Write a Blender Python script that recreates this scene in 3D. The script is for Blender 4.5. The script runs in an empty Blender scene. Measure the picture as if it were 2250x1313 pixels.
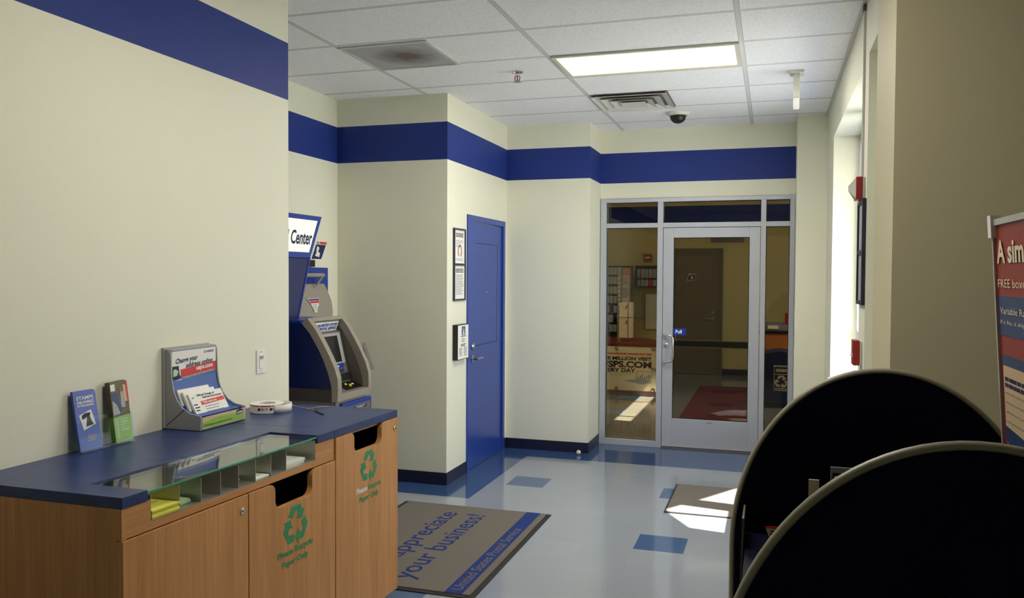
import bpy, bmesh, math, random
from mathutils import Vector, Matrix
from mathutils.geometry import tessellate_polygon

S = bpy.context.scene
COL = S.collection
random.seed(7)

# ------------------------------------------------------------------ camera
cam_d = bpy.data.cameras.new('camera')
cam_d.sensor_width = 36.0
cam_d.lens = 36.0 * 1808.52 / 2250.0
cam_d.clip_start = 0.05
cam = bpy.data.objects.new('camera', cam_d)
COL.objects.link(cam)
_r = Vector((0.95345217, 0.30149233, 0.00559762))
_u = Vector((-0.01407722, 0.02596015, 0.99956386))
_f = Vector((-0.30121552, 0.95311513, -0.02899594))
cam.matrix_world = Matrix(((_r.x, _u.x, -_f.x, 0), (_r.y, _u.y, -_f.y, 0), (_r.z, _u.z, -_f.z, 1.677), (0, 0, 0, 1)))
S.camera = cam

# ------------------------------------------------------------------ colour management, world, sun
S.view_settings.view_transform = 'Standard'
S.view_settings.look = 'None'
S.view_settings.gamma = 1.0
S.view_settings.exposure = 0.14
S.cycles.max_bounces = 14
S.cycles.diffuse_bounces = 7
S.cycles.glossy_bounces = 5
S.cycles.transmission_bounces = 8
S.cycles.transparent_max_bounces = 16
S.cycles.use_denoising = True
S.cycles.sample_clamp_indirect = 6.0

W = bpy.data.worlds.new('world')
S.world = W
W.use_nodes = True
bg = W.node_tree.nodes['Background']
bg.inputs[0].default_value = (0.90, 0.95, 1.0, 1)
bg.inputs[1].default_value = 7.0

sun_d = bpy.data.lights.new('sun', 'SUN')
sun_d.energy = 32.0
sun_d.angle = math.radians(0.5)
sun_d.color = (1.0, 0.96, 0.88)
sun = bpy.data.objects.new('sun', sun_d)
COL.objects.link(sun)
_sd = Vector((-1.0, 0.17, -1.775)).normalized()
sun.rotation_euler = (-_sd).to_track_quat('Z', 'Y').to_euler()
sun.location = (6, 5, 9)


def portal(name, loc, look, sx, sy):
    d = bpy.data.lights.new(name, 'AREA')
    d.shape = 'RECTANGLE'
    d.size = sx
    d.size_y = sy
    d.cycles.is_portal = True
    o = bpy.data.objects.new(name, d)
    COL.objects.link(o)
    o.location = loc
    o.rotation_euler = Vector(look).to_track_quat('-Z', 'Z').to_euler()


portal('portal_far_window', (0.70, 5.85, 1.84), (-1, 0, 0), 2.1, 1.9)
portal('portal_near_window', (0.70, 4.15, 1.85), (-1, 0, 0), 0.7, 1.9)
portal('portal_lobby', (1.85, 11.2, 1.6), (-1, 0, 0), 1.4, 1.4)


# ------------------------------------------------------------------ materials
def lin(c):
    return tuple((x / 12.92 if x <= 0.04045 else ((x + 0.055) / 1.055) ** 2.4) for x in (v / 255.0 for v in c)) + (1.0,)


def mat(name, rgb, rough=0.6, metal=0.0, spec=0.5, noise=0.0, nscale=40.0, bump=0.0, bscale=200.0, coat=0.0, emit=0.0):
    m = bpy.data.materials.new(name)
    m.use_nodes = True
    nt = m.node_tree
    b = nt.nodes['Principled BSDF']
    b.inputs['Base Color'].default_value = lin(rgb)
    b.inputs['Roughness'].default_value = rough
    b.inputs['Metallic'].default_value = metal
    b.inputs['Specular IOR Level'].default_value = spec
    b.inputs['Coat Weight'].default_value = coat
    if emit:
        b.inputs['Emission Color'].default_value = lin(rgb)
        b.inputs['Emission Strength'].default_value = emit
    g = nt.nodes.new('ShaderNodeNewGeometry')
    if noise:
        n = nt.nodes.new('ShaderNodeTexNoise')
        n.inputs['Scale'].default_value = nscale
        n.inputs['Detail'].default_value = 4
        nt.links.new(g.outputs['Position'], n.inputs['Vector'])
        mr = nt.nodes.new('ShaderNodeMapRange')
        mr.inputs['To Min'].default_value = 1 - noise
        mr.inputs['To Max'].default_value = 1 + noise
        nt.links.new(n.outputs['Fac'], mr.inputs['Value'])
        mx = nt.nodes.new('ShaderNodeVectorMath')
        mx.operation = 'SCALE'
        mx.inputs[0].default_value = lin(rgb)[:3]
        nt.links.new(mr.outputs[0], mx.inputs['Scale'])
        nt.links.new(mx.outputs[0], b.inputs['Base Color'])
    if bump:
        n = nt.nodes.new('ShaderNodeTexNoise')
        n.inputs['Scale'].default_value = bscale
        nt.links.new(g.outputs['Position'], n.inputs['Vector'])
        bp = nt.nodes.new('ShaderNodeBump')
        bp.inputs['Strength'].default_value = bump
        bp.inputs['Distance'].default_value = 0.002
        nt.links.new(n.outputs['Fac'], bp.inputs['Height'])
        nt.links.new(bp.outputs[0], b.inputs['Normal'])
    return m


def MN(nt, op, a, b=None, c=None):
    n = nt.nodes.new('ShaderNodeMath')
    n.operation = op
    for i, v in enumerate((a, b, c)):
        if v is None:
            continue
        if isinstance(v, (int, float)):
            n.inputs[i].default_value = v
        else:
            nt.links.new(v, n.inputs[i])
    return n.outputs[0]


def mixc(nt, fac, a, b):
    n = nt.nodes.new('ShaderNodeMix')
    n.data_type = 'RGBA'
    if isinstance(fac, (int, float)):
        n.inputs[0].default_value = fac
    else:
        nt.links.new(fac, n.inputs[0])
    for s, v in ((6, a), (7, b)):
        if isinstance(v, tuple):
            n.inputs[s].default_value = v
        else:
            nt.links.new(v, n.inputs[s])
    return n.outputs[2]


CREAM = (231, 230, 211)
BLUE = (22, 46, 124)


def wall_band(name, CREAM=CREAM):
    m = mat(name, CREAM, 0.55, spec=0.35, bump=0.25, bscale=260)
    nt = m.node_tree
    b = nt.nodes['Principled BSDF']
    g = nt.nodes.new('ShaderNodeNewGeometry')
    s = nt.nodes.new('ShaderNodeSeparateXYZ')
    nt.links.new(g.outputs['Position'], s.inputs[0])
    z = s.outputs['Z']
    f = MN(nt, 'MULTIPLY', MN(nt, 'GREATER_THAN', z, 2.5875), MN(nt, 'LESS_THAN', z, 2.8832))
    nt.links.new(mixc(nt, f, lin(CREAM), lin(BLUE)), b.inputs['Base Color'])
    return m


def ceiling_mat():
    m = mat('ceiling_tile', (240, 240, 240), 0.9, spec=0.2)
    nt = m.node_tree
    b = nt.nodes['Principled BSDF']
    g = nt.nodes.new('ShaderNodeNewGeometry')
    s = nt.nodes.new('ShaderNodeSeparateXYZ')
    nt.links.new(g.outputs['Position'], s.inputs[0])

    def line(v, off, per, w):
        t = MN(nt, 'FRACT', MN(nt, 'DIVIDE', MN(nt, 'SUBTRACT', v, off - w / 2), per))
        return MN(nt, 'LESS_THAN', t, w / per)
    lx = line(s.outputs['X'], -2.6391, 1.2192, 0.024)
    ly = line(s.outputs['Y'], 4.6273, 0.6096, 0.024)
    f = MN(nt, 'MAXIMUM', lx, ly)
    # dark reveal beside each bar
    rx = line(s.outputs['X'], -2.6391, 1.2192, 0.031)
    ry = line(s.outputs['Y'], 4.6273, 0.6096, 0.031)
    rf = MN(nt, 'MAXIMUM', rx, ry)
    n = nt.nodes.new('ShaderNodeTexNoise')
    n.inputs['Scale'].default_value = 130
    n.inputs['Detail'].default_value = 3
    nt.links.new(g.outputs['Position'], n.inputs['Vector'])
    cr = nt.nodes.new('ShaderNodeValToRGB')
    cr.color_ramp.elements[0].position = 0.33
    cr.color_ramp.elements[0].color = lin((226, 226, 228))
    cr.color_ramp.elements[1].position = 0.50
    cr.color_ramp.elements[1].color = lin((250, 250, 252))
    nt.links.new(n.outputs['Fac'], cr.inputs[0])
    c1 = mixc(nt, rf, cr.outputs[0], lin((170, 170, 170)))
    c2 = mixc(nt, f, c1, lin((212, 212, 212)))
    nt.links.new(c2, b.inputs['Base Color'])
    bp = nt.nodes.new('ShaderNodeBump')
    bp.inputs['Strength'].default_value = 0.35
    bp.inputs['Distance'].default_value = 0.003
    nt.links.new(n.outputs['Fac'], bp.inputs['Height'])
    nt.links.new(bp.outputs[0], b.inputs['Normal'])
    return m


def floor_mat(name, base, accent, border=False):
    m = mat(name, base, 0.17, spec=0.55)
    nt = m.node_tree
    b = nt.nodes['Principled BSDF']
    g = nt.nodes.new('ShaderNodeNewGeometry')
    s = nt.nodes.new('ShaderNodeSeparateXYZ')
    nt.links.new(g.outputs['Position'], s.inputs[0])
    T = 0.305
    ix = MN(nt, 'FLOOR', MN(nt, 'DIVIDE', MN(nt, 'SUBTRACT', s.outputs['X'], -2.015), T))
    iy = MN(nt, 'FLOOR', MN(nt, 'DIVIDE', MN(nt, 'SUBTRACT', s.outputs['Y'], 5.01), T))
    mx = MN(nt, 'LESS_THAN', MN(nt, 'FLOORED_MODULO', ix, 4.0) if False else MN(nt, 'ABSOLUTE', MN(nt, 'SUBTRACT', MN(nt, 'MODULO', MN(nt, 'ADD', ix, 400.0), 4.0), 0.0)), 0.5)
    my = MN(nt, 'LESS_THAN', MN(nt, 'MODULO', MN(nt, 'ADD', iy, 400.0), 4.0), 0.5)
    f = MN(nt, 'MULTIPLY', mx, my)
    n1 = nt.nodes.new('ShaderNodeTexNoise')
    n1.inputs['Scale'].default_value = 90
    n1.inputs['Detail'].default_value = 5
    nt.links.new(g.outputs['Position'], n1.inputs['Vector'])
    n2 = nt.nodes.new('ShaderNodeTexNoise')
    n2.inputs['Scale'].default_value = 1.7
    nt.links.new(g.outputs['Position'], n2.inputs['Vector'])
    # per-tile tone
    wn = nt.nodes.new('ShaderNodeTexWhiteNoise')
    wn.noise_dimensions = '2D'
    cmb = nt.nodes.new('ShaderNodeCombineXYZ')
    nt.links.new(ix, cmb.inputs[0])
    nt.links.new(iy, cmb.inputs[1])
    nt.links.new(cmb.outputs[0], wn.inputs['Vector'])
    tone = MN(nt, 'ADD', MN(nt, 'MULTIPLY', n1.outputs['Fac'], 0.30), MN(nt, 'MULTIPLY', wn.outputs['Value'], 0.05))
    tone = MN(nt, 'ADD', tone, MN(nt, 'MULTIPLY', n2.outputs['Fac'], 0.10))
    tone = MN(nt, 'ADD', tone, 0.77)
    c = mixc(nt, 1.0 if border else f, lin(base), lin(accent))
    vm = nt.nodes.new('ShaderNodeVectorMath')
    vm.operation = 'SCALE'
    nt.links.new(c, vm.inputs[0])
    nt.links.new(tone, vm.inputs['Scale'])
    nt.links.new(vm.outputs[0], b.inputs['Base Color'])
    rr = MN(nt, 'ADD', MN(nt, 'MULTIPLY', n2.outputs['Fac'], 0.08), 0.07)
    nt.links.new(rr, b.inputs['Roughness'])
    return m


def wood(name, c1, c2, sc, rough=0.4):
    m = mat(name, c1, rough, spec=0.35)
    nt = m.node_tree
    b = nt.nodes['Principled BSDF']
    g = nt.nodes.new('ShaderNodeNewGeometry')
    mp = nt.nodes.new('ShaderNodeMapping')
    mp.inputs['Scale'].default_value = sc
    nt.links.new(g.outputs['Position'], mp.inputs[0])
    n = nt.nodes.new('ShaderNodeTexNoise')
    n.inputs['Scale'].default_value = 1.0
    n.inputs['Detail'].default_value = 6
    n.inputs['Roughness'].default_value = 0.6
    nt.links.new(mp.outputs[0], n.inputs['Vector'])
    mp2 = nt.nodes.new('ShaderNodeMapping')
    mp2.inputs['Scale'].default_value = tuple(v * 0.12 for v in sc)
    nt.links.new(g.outputs['Position'], mp2.inputs[0])
    n2 = nt.nodes.new('ShaderNodeTexNoise')
    n2.inputs['Scale'].default_value = 1.0
    nt.links.new(mp2.outputs[0], n2.inputs['Vector'])
    k = MN(nt, 'ADD', MN(nt, 'MULTIPLY', n.outputs['Fac'], 0.6), MN(nt, 'MULTIPLY', n2.outputs['Fac'], 0.4))
    cr = nt.nodes.new('ShaderNodeValToRGB')
    cr.color_ramp.elements[0].position = 0.36
    cr.color_ramp.elements[0].color = lin(c1)
    cr.color_ramp.elements[1].position = 0.62
    cr.color_ramp.elements[1].color = lin(c2)
    nt.links.new(k, cr.inputs[0])
    nt.links.new(cr.outputs[0], b.inputs['Base Color'])
    return m


def streak(name, c1, c2, sc, rough):
    return wood(name, c1, c2, sc, rough)


def glass(name, tint=(1, 1, 1), ior=1.5, rough=0.0):
    m = bpy.data.materials.new(name)
    m.use_nodes = True
    nt = m.node_tree
    for n in list(nt.nodes):
        if n.type == 'BSDF_PRINCIPLED':
            nt.nodes.remove(n)
    out = [n for n in nt.nodes if n.type == 'OUTPUT_MATERIAL'][0]
    t = nt.nodes.new('ShaderNodeBsdfTransparent')
    t.inputs[0].default_value = tint + (1,)
    g = nt.nodes.new('ShaderNodeBsdfGlossy')
    g.inputs['Roughness'].default_value = rough
    geo = nt.nodes.new('ShaderNodeNewGeometry')
    dt = nt.nodes.new('ShaderNodeVectorMath')
    dt.operation = 'DOT_PRODUCT'
    nt.links.new(geo.outputs['Normal'], dt.inputs[0])
    nt.links.new(geo.outputs['Incoming'], dt.inputs[1])
    f0 = ((ior - 1) / (ior + 1)) ** 2
    om = MN(nt, 'SUBTRACT', 1.0, MN(nt, 'ABSOLUTE', dt.outputs['Value']))
    fac = MN(nt, 'ADD', MN(nt, 'MULTIPLY', MN(nt, 'POWER', om, 5.0), 1 - f0), f0)
    mx = nt.nodes.new('ShaderNodeMixShader')
    nt.links.new(fac, mx.inputs[0])
    nt.links.new(t.outputs[0], mx.inputs[1])
    nt.links.new(g.outputs[0], mx.inputs[2])
    nt.links.new(mx.outputs[0], out.inputs[0])
    return m


def stain_mat(name, rgb, cx, cy, r):
    m = mat(name, rgb, 0.7, spec=0.2)
    nt = m.node_tree
    b = nt.nodes['Principled BSDF']
    g = nt.nodes.new('ShaderNodeNewGeometry')
    s = nt.nodes.new('ShaderNodeSeparateXYZ')
    nt.links.new(g.outputs['Position'], s.inputs[0])
    dx = MN(nt, 'SUBTRACT', s.outputs['X'], cx)
    dy = MN(nt, 'SUBTRACT', s.outputs['Y'], cy)
    d = MN(nt, 'SQRT', MN(nt, 'ADD', MN(nt, 'MULTIPLY', dx, dx), MN(nt, 'MULTIPLY', dy, dy)))
    n = nt.nodes.new('ShaderNodeTexNoise')
    n.inputs['Scale'].default_value = 14
    nt.links.new(g.outputs['Position'], n.inputs['Vector'])
    d2 = MN(nt, 'ADD', d, MN(nt, 'MULTIPLY', MN(nt, 'SUBTRACT', n.outputs['Fac'], 0.5), 0.10))
    cr = nt.nodes.new('ShaderNodeValToRGB')
    cr.color_ramp.elements[0].position = 0.25
    cr.color_ramp.elements[0].color = lin((112, 100, 92))
    cr.color_ramp.elements[1].position = 1.0
    cr.color_ramp.elements[1].color = lin(rgb)
    nt.links.new(MN(nt, 'DIVIDE', d2, r), cr.inputs[0])
    nt.links.new(cr.outputs[0], b.inputs['Base Color'])
    return m


M = dict(
    band=wall_band('painted_wall_with_band'),
    band2=wall_band('lobby_wall_with_band', (200, 184, 130)),
    wall=mat('painted_wall', CREAM, 0.55, spec=0.35, bump=0.25, bscale=260),
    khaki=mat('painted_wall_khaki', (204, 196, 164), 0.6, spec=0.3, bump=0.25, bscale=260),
    wall2=mat('painted_wall_lobby', (200, 184, 130), 0.6),
    ceil=ceiling_mat(),
    floor=floor_mat('floor_tile', (146, 152, 163), (66, 94, 134)),
    fborder=floor_mat('floor_tile_border', (146, 152, 163), (54, 80, 124), True),
    floor2=floor_mat('floor_tile_lobby', (128, 124, 116), (110, 140, 175)),
    base=mat('vinyl_base', (24, 28, 58), 0.35),
    concrete=mat('concrete', (222, 219, 210), 0.9, noise=0.1, nscale=3),
    bluepaint=mat('blue_paint', (36, 66, 150), 0.3, spec=0.5, bump=0.15, bscale=60),
    groove=mat('dark_line', (14, 26, 70), 0.6),
    steel=mat('brushed_steel', (176, 172, 166), 0.32, metal=1.0, noise=0.06, nscale=80),
    dsteel=mat('divider_steel', (176, 172, 164), 0.36, metal=0.7, noise=0.15, nscale=12),
    chrome=mat('chrome', (220, 220, 220), 0.12, metal=1.0),
    alu=mat('aluminium_frame', (184, 188, 198), 0.38, metal=0.25, spec=0.5, noise=0.03, nscale=30),
    gasket=mat('gasket', (30, 30, 32), 0.6),
    wood=wood('maple_laminate', (178, 122, 70), (206, 150, 94), (70, 70, 2.4)),
    woodh=wood('maple_laminate_rail', (176, 120, 70), (202, 146, 92), (60, 4, 60)),
    woodedge=mat('maple_edge', (150, 98, 58), 0.5),
    woodin=mat('cabinet_inside', (26, 20, 16), 0.9),
    top=streak('blue_laminate', (34, 47, 90), (50, 67, 120), (18, 70, 30), 0.33),
    cglass=glass('counter_glass', (0.88, 0.93, 0.88), 2.5),
    gedge=mat('glass_edge', (40, 150, 120), 0.1, spec=0.8, coat=0.5),
    sglass=glass('storefront_glass', (0.74, 0.72, 0.64), 1.55),
    wglass=glass('window_glass', (0.97, 0.98, 0.98), 1.45),
    acrylic=glass('clear_acrylic', (0.95, 0.97, 0.98), 1.10, 0.02),
    white=mat('white_plastic', (232, 232, 228), 0.4),
    paper=mat('white_paper', (235, 234, 228), 0.7),
    ypaper=mat('yellow_paper', (232, 226, 92), 0.7),
    gpaper=mat('pale_green_paper', (188, 216, 170), 0.7),
    lime=mat('lime_print', (140, 182, 60), 0.5),
    ink=mat('dark_blue_ink', (18, 32, 82), 0.6),
    black=mat('black_plastic', (16, 16, 18), 0.4),
    blackm=mat('black_print', (22, 24, 34), 0.6),
    grayp=mat('grey_plastic', (160, 160, 160), 0.45),
    ltext=mat('grey_print', (130, 130, 138), 0.7),
    green=mat('green_print', (44, 140, 88), 0.5),
    navy=mat('navy_laminate', (5, 8, 36), 0.6, spec=0.15),
    trimg=mat('carrel_trim', (152, 146, 124), 0.35, spec=0.5),
    atmg=mat('kiosk_grey', (150, 143, 132), 0.45, metal=0.0),
    atmd=mat('kiosk_dark_grey', (104, 98, 92), 0.5),
    atmn=mat('kiosk_navy', (10, 26, 84), 0.35),
    atmb=mat('kiosk_blue', (24, 56, 150), 0.35),
    atmstripe=mat('kiosk_plinth', (70, 62, 62), 0.6),
    signwhite=mat('sign_face', (240, 240, 232), 0.5, emit=0.35),
    red=mat('red_plastic', (150, 28, 22), 0.35),
    redp=mat('red_print', (206, 44, 40), 0.5),
    rust=mat('poster_red', (140, 42, 24), 0.45),
    posterblue=mat('poster_blue', (44, 62, 106), 0.45),
    mat=mat('grey_carpet', (112, 106, 100), 0.95, spec=0.1, noise=0.22, nscale=500, bump=0.5, bscale=600),
    matb=mat('blue_carpet', (44, 60, 118), 0.95, spec=0.1, noise=0.22, nscale=500, bump=0.5, bscale=600),
    rubber=mat('black_rubber', (30, 28, 28), 0.7),
    redmat=mat('dark_red_carpet', (96, 28, 22), 0.95, spec=0.1, noise=0.15, nscale=300),
    darkred=mat('dark_red_laminate', (104, 26, 16), 0.5),
    doorgrey=mat('grey_metal_door', (112, 100, 82), 0.5),
    framegrey=mat('grey_door_frame', (98, 90, 80), 0.5),
    shelfgrey=mat('shelf_grey', (120, 116, 112), 0.6),
    shelfdark=mat('shelf_dark', (30, 28, 28), 0.6),
    carton=mat('white_carton', (220, 208, 176), 0.7),
    wood2=mat('orange_wood', (168, 96, 44), 0.5, noise=0.15, nscale=30),
    binnavy=mat('bin_navy', (26, 34, 74), 0.5),
    lamp=mat('lamp_diffuser', (255, 240, 196), 0.5, emit=1.5),
    troffer=mat('lamp_housing', (214, 212, 200), 0.5),
    vent=mat('vent_white', (208, 206, 200), 0.5),
    ventd=mat('vent_dark', (104, 98, 94), 0.7),
    lens=mat('clear_lens', (220, 216, 205), 0.1, spec=0.8),
    brown=mat('brown_print', (150, 100, 70), 0.7),
    photo=mat('photo_print', (66, 84, 120), 0.5, noise=0.6, nscale=45),
    photog=mat('photo_print_olive', (96, 88, 62), 0.5, noise=0.7, nscale=50),
    beige=mat('beige_print', (205, 178, 140), 0.5),
    brochblue=mat('brochure_blue', (66, 92, 176), 0.4),
    sky=mat('display_blue', (38, 84, 160), 0.4),
    bell=mat('bell_print', (70, 52, 44), 0.6),
    string=mat('tan_cord', (170, 160, 140), 0.7),
    grayframe=mat('poster_frame', (196, 194, 186), 0.35, metal=0.3),
)
M['fan'] = stain_mat('return_panel', (176, 176, 180), -2.30, 4.96, 0.24)


# ------------------------------------------------------------------ mesh helpers
class MB:
    def __init__(self, f=None):
        self.v = []
        self.fc = []
        self.mi = []
        self.mats = []
        self.f = f
        self.cur = 0

    def use(self, m):
        if m not in self.mats:
            self.mats.append(m)
        self.cur = self.mats.index(m)
        return self

    def add(self, vs, fs):
        o = len(self.v)
        for p in vs:
            self.v.append(self.f(*p) if self.f else tuple(p))
        for f in fs:
            self.fc.append([o + i for i in f])
            self.mi.append(self.cur)
        return self

    def box(self, x0, x1, y0, y1, z0, z1):
        return self.add([(x0, y0, z0), (x1, y0, z0), (x1, y1, z0), (x0, y1, z0), (x0, y0, z1), (x1, y0, z1), (x1, y1, z1), (x0, y1, z1)],
                        [(0, 3, 2, 1), (4, 5, 6, 7), (0, 1, 5, 4), (1, 2, 6, 5), (2, 3, 7, 6), (3, 0, 4, 7)])

    def prism(self, poly, fn, a, b):
        """poly of 2-D points; fn(p, q, h) -> 3-D; extruded from a to b"""
        n = len(poly)
        vs = [fn(p, q, a) for p, q in poly] + [fn(p, q, b) for p, q in poly]
        tris = tessellate_polygon([[Vector((p, q, 0)) for p, q in poly]])
        fs = [tuple(t) for t in tris] + [tuple(reversed([i + n for i in t])) for t in tris]
        fs += [(i, (i + 1) % n, (i + 1) % n + n, i + n) for i in range(n)]
        return self.add(vs, fs)

    def tube(self, pts, r, n=10, closed=False):
        pts = [Vector(p) for p in pts]
        k = len(pts)
        vs = []
        prev = None
        for i, p in enumerate(pts):
            if closed:
                t = pts[(i + 1) % k] - pts[i - 1]
            else:
                t = pts[min(i + 1, k - 1)] - pts[max(i - 1, 0)]
            t.normalize()
            ref = prev if prev is not None else (Vector((0, 0, 1)) if abs(t.z) < 0.9 else Vector((1, 0, 0)))
            s = t.cross(ref)
            if s.length < 1e-6:
                s = t.cross(Vector((0, 1, 0)))
            s.normalize()
            up = s.cross(t).normalized()
            prev = up
            rr = r[i] if isinstance(r, (list, tuple)) else r
            for j in range(n):
                a = 2 * math.pi * j / n
                vs.append(tuple(p + s * (rr * math.cos(a)) + up * (rr * math.sin(a))))
        fs = []
        for i in range(k if closed else k - 1):
            for j in range(n):
                a, b = i * n + j, i * n + (j + 1) % n
                c, d = ((i + 1) % k) * n + (j + 1) % n, ((i + 1) % k) * n + j
                fs.append((a, b, c, d))
        if not closed:
            fs.append(tuple(reversed(range(n))))
            fs.append(tuple((k - 1) * n + j for j in range(n)))
        return self.add(vs, fs)

    def lathe(self, prof, c, axis='z', n=28):
        """prof: list of (r, h) along the axis from c"""
        c = Vector(c)
        A = {'z': ((1, 0, 0), (0, 1, 0), (0, 0, 1)), 'x': ((0, 1, 0), (0, 0, 1), (1, 0, 0)), 'y': ((0, 0, 1), (1, 0, 0), (0, 1, 0))}[axis]
        A = [Vector(a) for a in A]
        vs = []
        for r_, h in prof:
            for j in range(n):
                a = 2 * math.pi * j / n
                vs.append(tuple(c + A[0] * (r_ * math.cos(a)) + A[1] * (r_ * math.sin(a)) + A[2] * h))
        fs = []
        for i in range(len(prof) - 1):
            for j in range(n):
                fs.append((i * n + j, i * n + (j + 1) % n, (i + 1) * n + (j + 1) % n, (i + 1) * n + j))
        if prof[0][0] > 1e-5:
            fs.append(tuple(reversed(range(n))))
        if prof[-1][0] > 1e-5:
            fs.append(tuple((len(prof) - 1) * n + j for j in range(n)))
        return self.add(vs, fs)

    def build(self, name, m=None, parent=None, bevel=0.0, smooth=False, solid=True):
        org = origin(parent) if parent is not None else None
        if org is None:
            if self.v:
                xs, ys, zs = zip(*self.v)
                org = Vector(((min(xs) + max(xs)) / 2, (min(ys) + max(ys)) / 2, min(zs)))
            else:
                org = Vector((0, 0, 0))
        me = bpy.data.meshes.new(name)
        me.from_pydata([tuple(Vector(p) - org) for p in self.v], [], self.fc)
        if m is not None:
            me.materials.append(m)
        else:
            for q in self.mats:
                me.materials.append(q)
            for p, i in zip(me.polygons, self.mi):
                p.material_index = i
        bm = bmesh.new()
        bm.from_mesh(me)
        bmesh.ops.recalc_face_normals(bm, faces=bm.faces)
        bm.to_mesh(me)
        bm.free()
        if smooth:
            for p in me.polygons:
                p.use_smooth = True
        o = bpy.data.objects.new(name, me)
        COL.objects.link(o)
        if parent is not None:
            o.parent = parent
        else:
            o.location = org
        if bevel:
            md = o.modifiers.new('bevel', 'BEVEL')
            md.width = bevel
            md.segments = 2
            md.limit_method = 'ANGLE'
            md.angle_limit = math.radians(40)
        if smooth:
            md = o.modifiers.new('edges', 'EDGE_SPLIT')
            md.split_angle = math.radians(38)
        return o


def origin(o):
    while o.parent is not None:
        o = o.parent
    return Vector(o.location)


def thing(name, label, cat, loc, group=None):
    o = bpy.data.objects.new(name, None)
    o.empty_display_size = 0.05
    COL.objects.link(o)
    o.location = loc
    return tag(o, label, cat, group)


def tag(o, label, cat, group=None):
    o['label'] = label
    o['category'] = cat
    if group:
        o['group'] = group
    return o


def struct(o):
    o['kind'] = 'structure'
    return o


def lbl(o, t):
    o['label'] = t
    return o


FX = lambda x: (lambda p, q, h: (x + h, p, q))      # facing +X: p = Y, q = Z, h outward
FXm = lambda x: (lambda p, q, h: (x - h, p, q))     # facing -X
FYm = lambda y: (lambda p, q, h: (p, y - h, q))     # facing -Y: p = X
FZ = lambda z: (lambda p, q, h: (p, q, z + h))      # facing up


def text(name, s, pos, right, up, size, m, parent, sx=1.0, shear=0.0, bold=0.0, align='LEFT', lift=0.0006, spacing=1.0):
    """lettering as a mesh; size = capital height in metres"""
    cu = bpy.data.curves.new('t', 'FONT')
    cu.body = s
    cu.size = size / 0.729
    cu.shear = shear
    cu.offset = bold
    cu.align_x = align
    cu.space_character = spacing
    cu.resolution_u = 3
    cu.extrude = 0.0
    o = bpy.data.objects.new('t', cu)
    COL.objects.link(o)
    dg = bpy.context.evaluated_depsgraph_get()
    me = bpy.data.meshes.new_from_object(o.evaluated_get(dg))
    bpy.data.objects.remove(o)
    R = Vector(right).normalized()
    U = Vector(up).normalized()
    N = R.cross(U)
    org = origin(parent)
    P = Vector(pos) - org
    for v in me.vertices:
        v.co = P + R * (v.co.x * sx) + U * v.co.y + N * lift
    me.materials.clear()
    me.materials.append(m)
    me.name = name
    ob = bpy.data.objects.new(name, me)
    COL.objects.link(ob)
    ob.parent = parent
    return ob


def panel(mb, fn, x0, x1, z0, z1, m, t=0.0008):
    mb.use(m)
    mb.prism([(x0, z0), (x1, z0), (x1, z1), (x0, z1)], fn, 0.0, t)


def lines(mb, fn, x0, x1, ztop, n, dz, h, m, t=0.001, ragged=0.25, seed=1):
    """rows of small print as thin bars"""
    rnd = random.Random(seed)
    mb.use(m)
    for i in range(n):
        z = ztop - i * dz
        xe = x1 - (x1 - x0) * ragged * rnd.random()
        x = x0
        while x < xe:
            w = abs(x1 - x0) * (0.05 + 0.10 * rnd.random())
            mb.prism([(x, z - h), (min(x + w, xe), z - h), (min(x + w, xe), z), (x, z)], fn, 0.0, t)
            x += w * 1.22


def eagle(mb, fn, x, z, w, h, mblue, mwhite, t=0.001):
    """slanted blue block with the white eagle-head swoosh"""
    k = h * 0.28
    mb.use(mblue).prism([(x, z), (x + w, z), (x + w + k, z + h), (x + k, z + h)], fn, 0.0, t)
    mb.use(mwhite).prism([(x + k * .35, z + h * .50), (x + w * .55, z + h * .62), (x + w * .95, z + h * .46), (x + w * .62, z + h * .40), (x + w * .30, z + h * .02), (x + w * .18, z + h * .02), (x + w * .40, z + h * .42)], fn, 0.0, t * 1.6)
    mb.prism([(x + k * .9, z + h * .80), (x + w * .80, z + h * .86), (x + w * .98, z + h * .74), (x + w * .5, z + h * .70)], fn, 0.0, t * 1.6)


def recycle_polys(cx, cz, s, shear=0.0):
    """three chasing arrows, each a folded band with an arrow head"""
    base = [[(-0.335, 0.30), (-0.205, 0.53), (0.06, 0.53), (0.145, 0.385), (-0.02, 0.385), (-0.155, 0.205)],
            [(0.085, 0.53), (0.215, 0.53), (0.325, 0.345), (0.42, 0.40), (0.30, 0.12), (0.01, 0.165), (0.105, 0.22)]]
    out = []
    for k in range(3):
        a = -k * 2 * math.pi / 3
        for poly in base:
            q = []
            for x, z in poly:
                z0 = z - 0.0
                X = x * math.cos(a) - z0 * math.sin(a)
                Z = x * math.sin(a) + z0 * math.cos(a)
                q.append((cx + s * X, cz + s * Z))
            out.append(q)
    return out


# ================================================================== STRUCTURE
H = 3.1055
XG, XA, YG, YA, XB, YC, XD, YE = -2.4355, -3.43, 3.79, 6.0575, -2.4552, 7.583, -1.638, 8.0885
XF, YF, XR = 0.195, 7.731, 0.4478
YB = -3.4     # rear wall
XP, YP, YP2 = 0.40, 3.165, 3.71   # pier
XN = 2.3      # near right wall


def wallx(name, x0, x1, y0, y1, m, z0=0, z1=H):
    return struct(MB().box(x0, x1, y0, y1, z0, z1).build(name, m))


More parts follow.
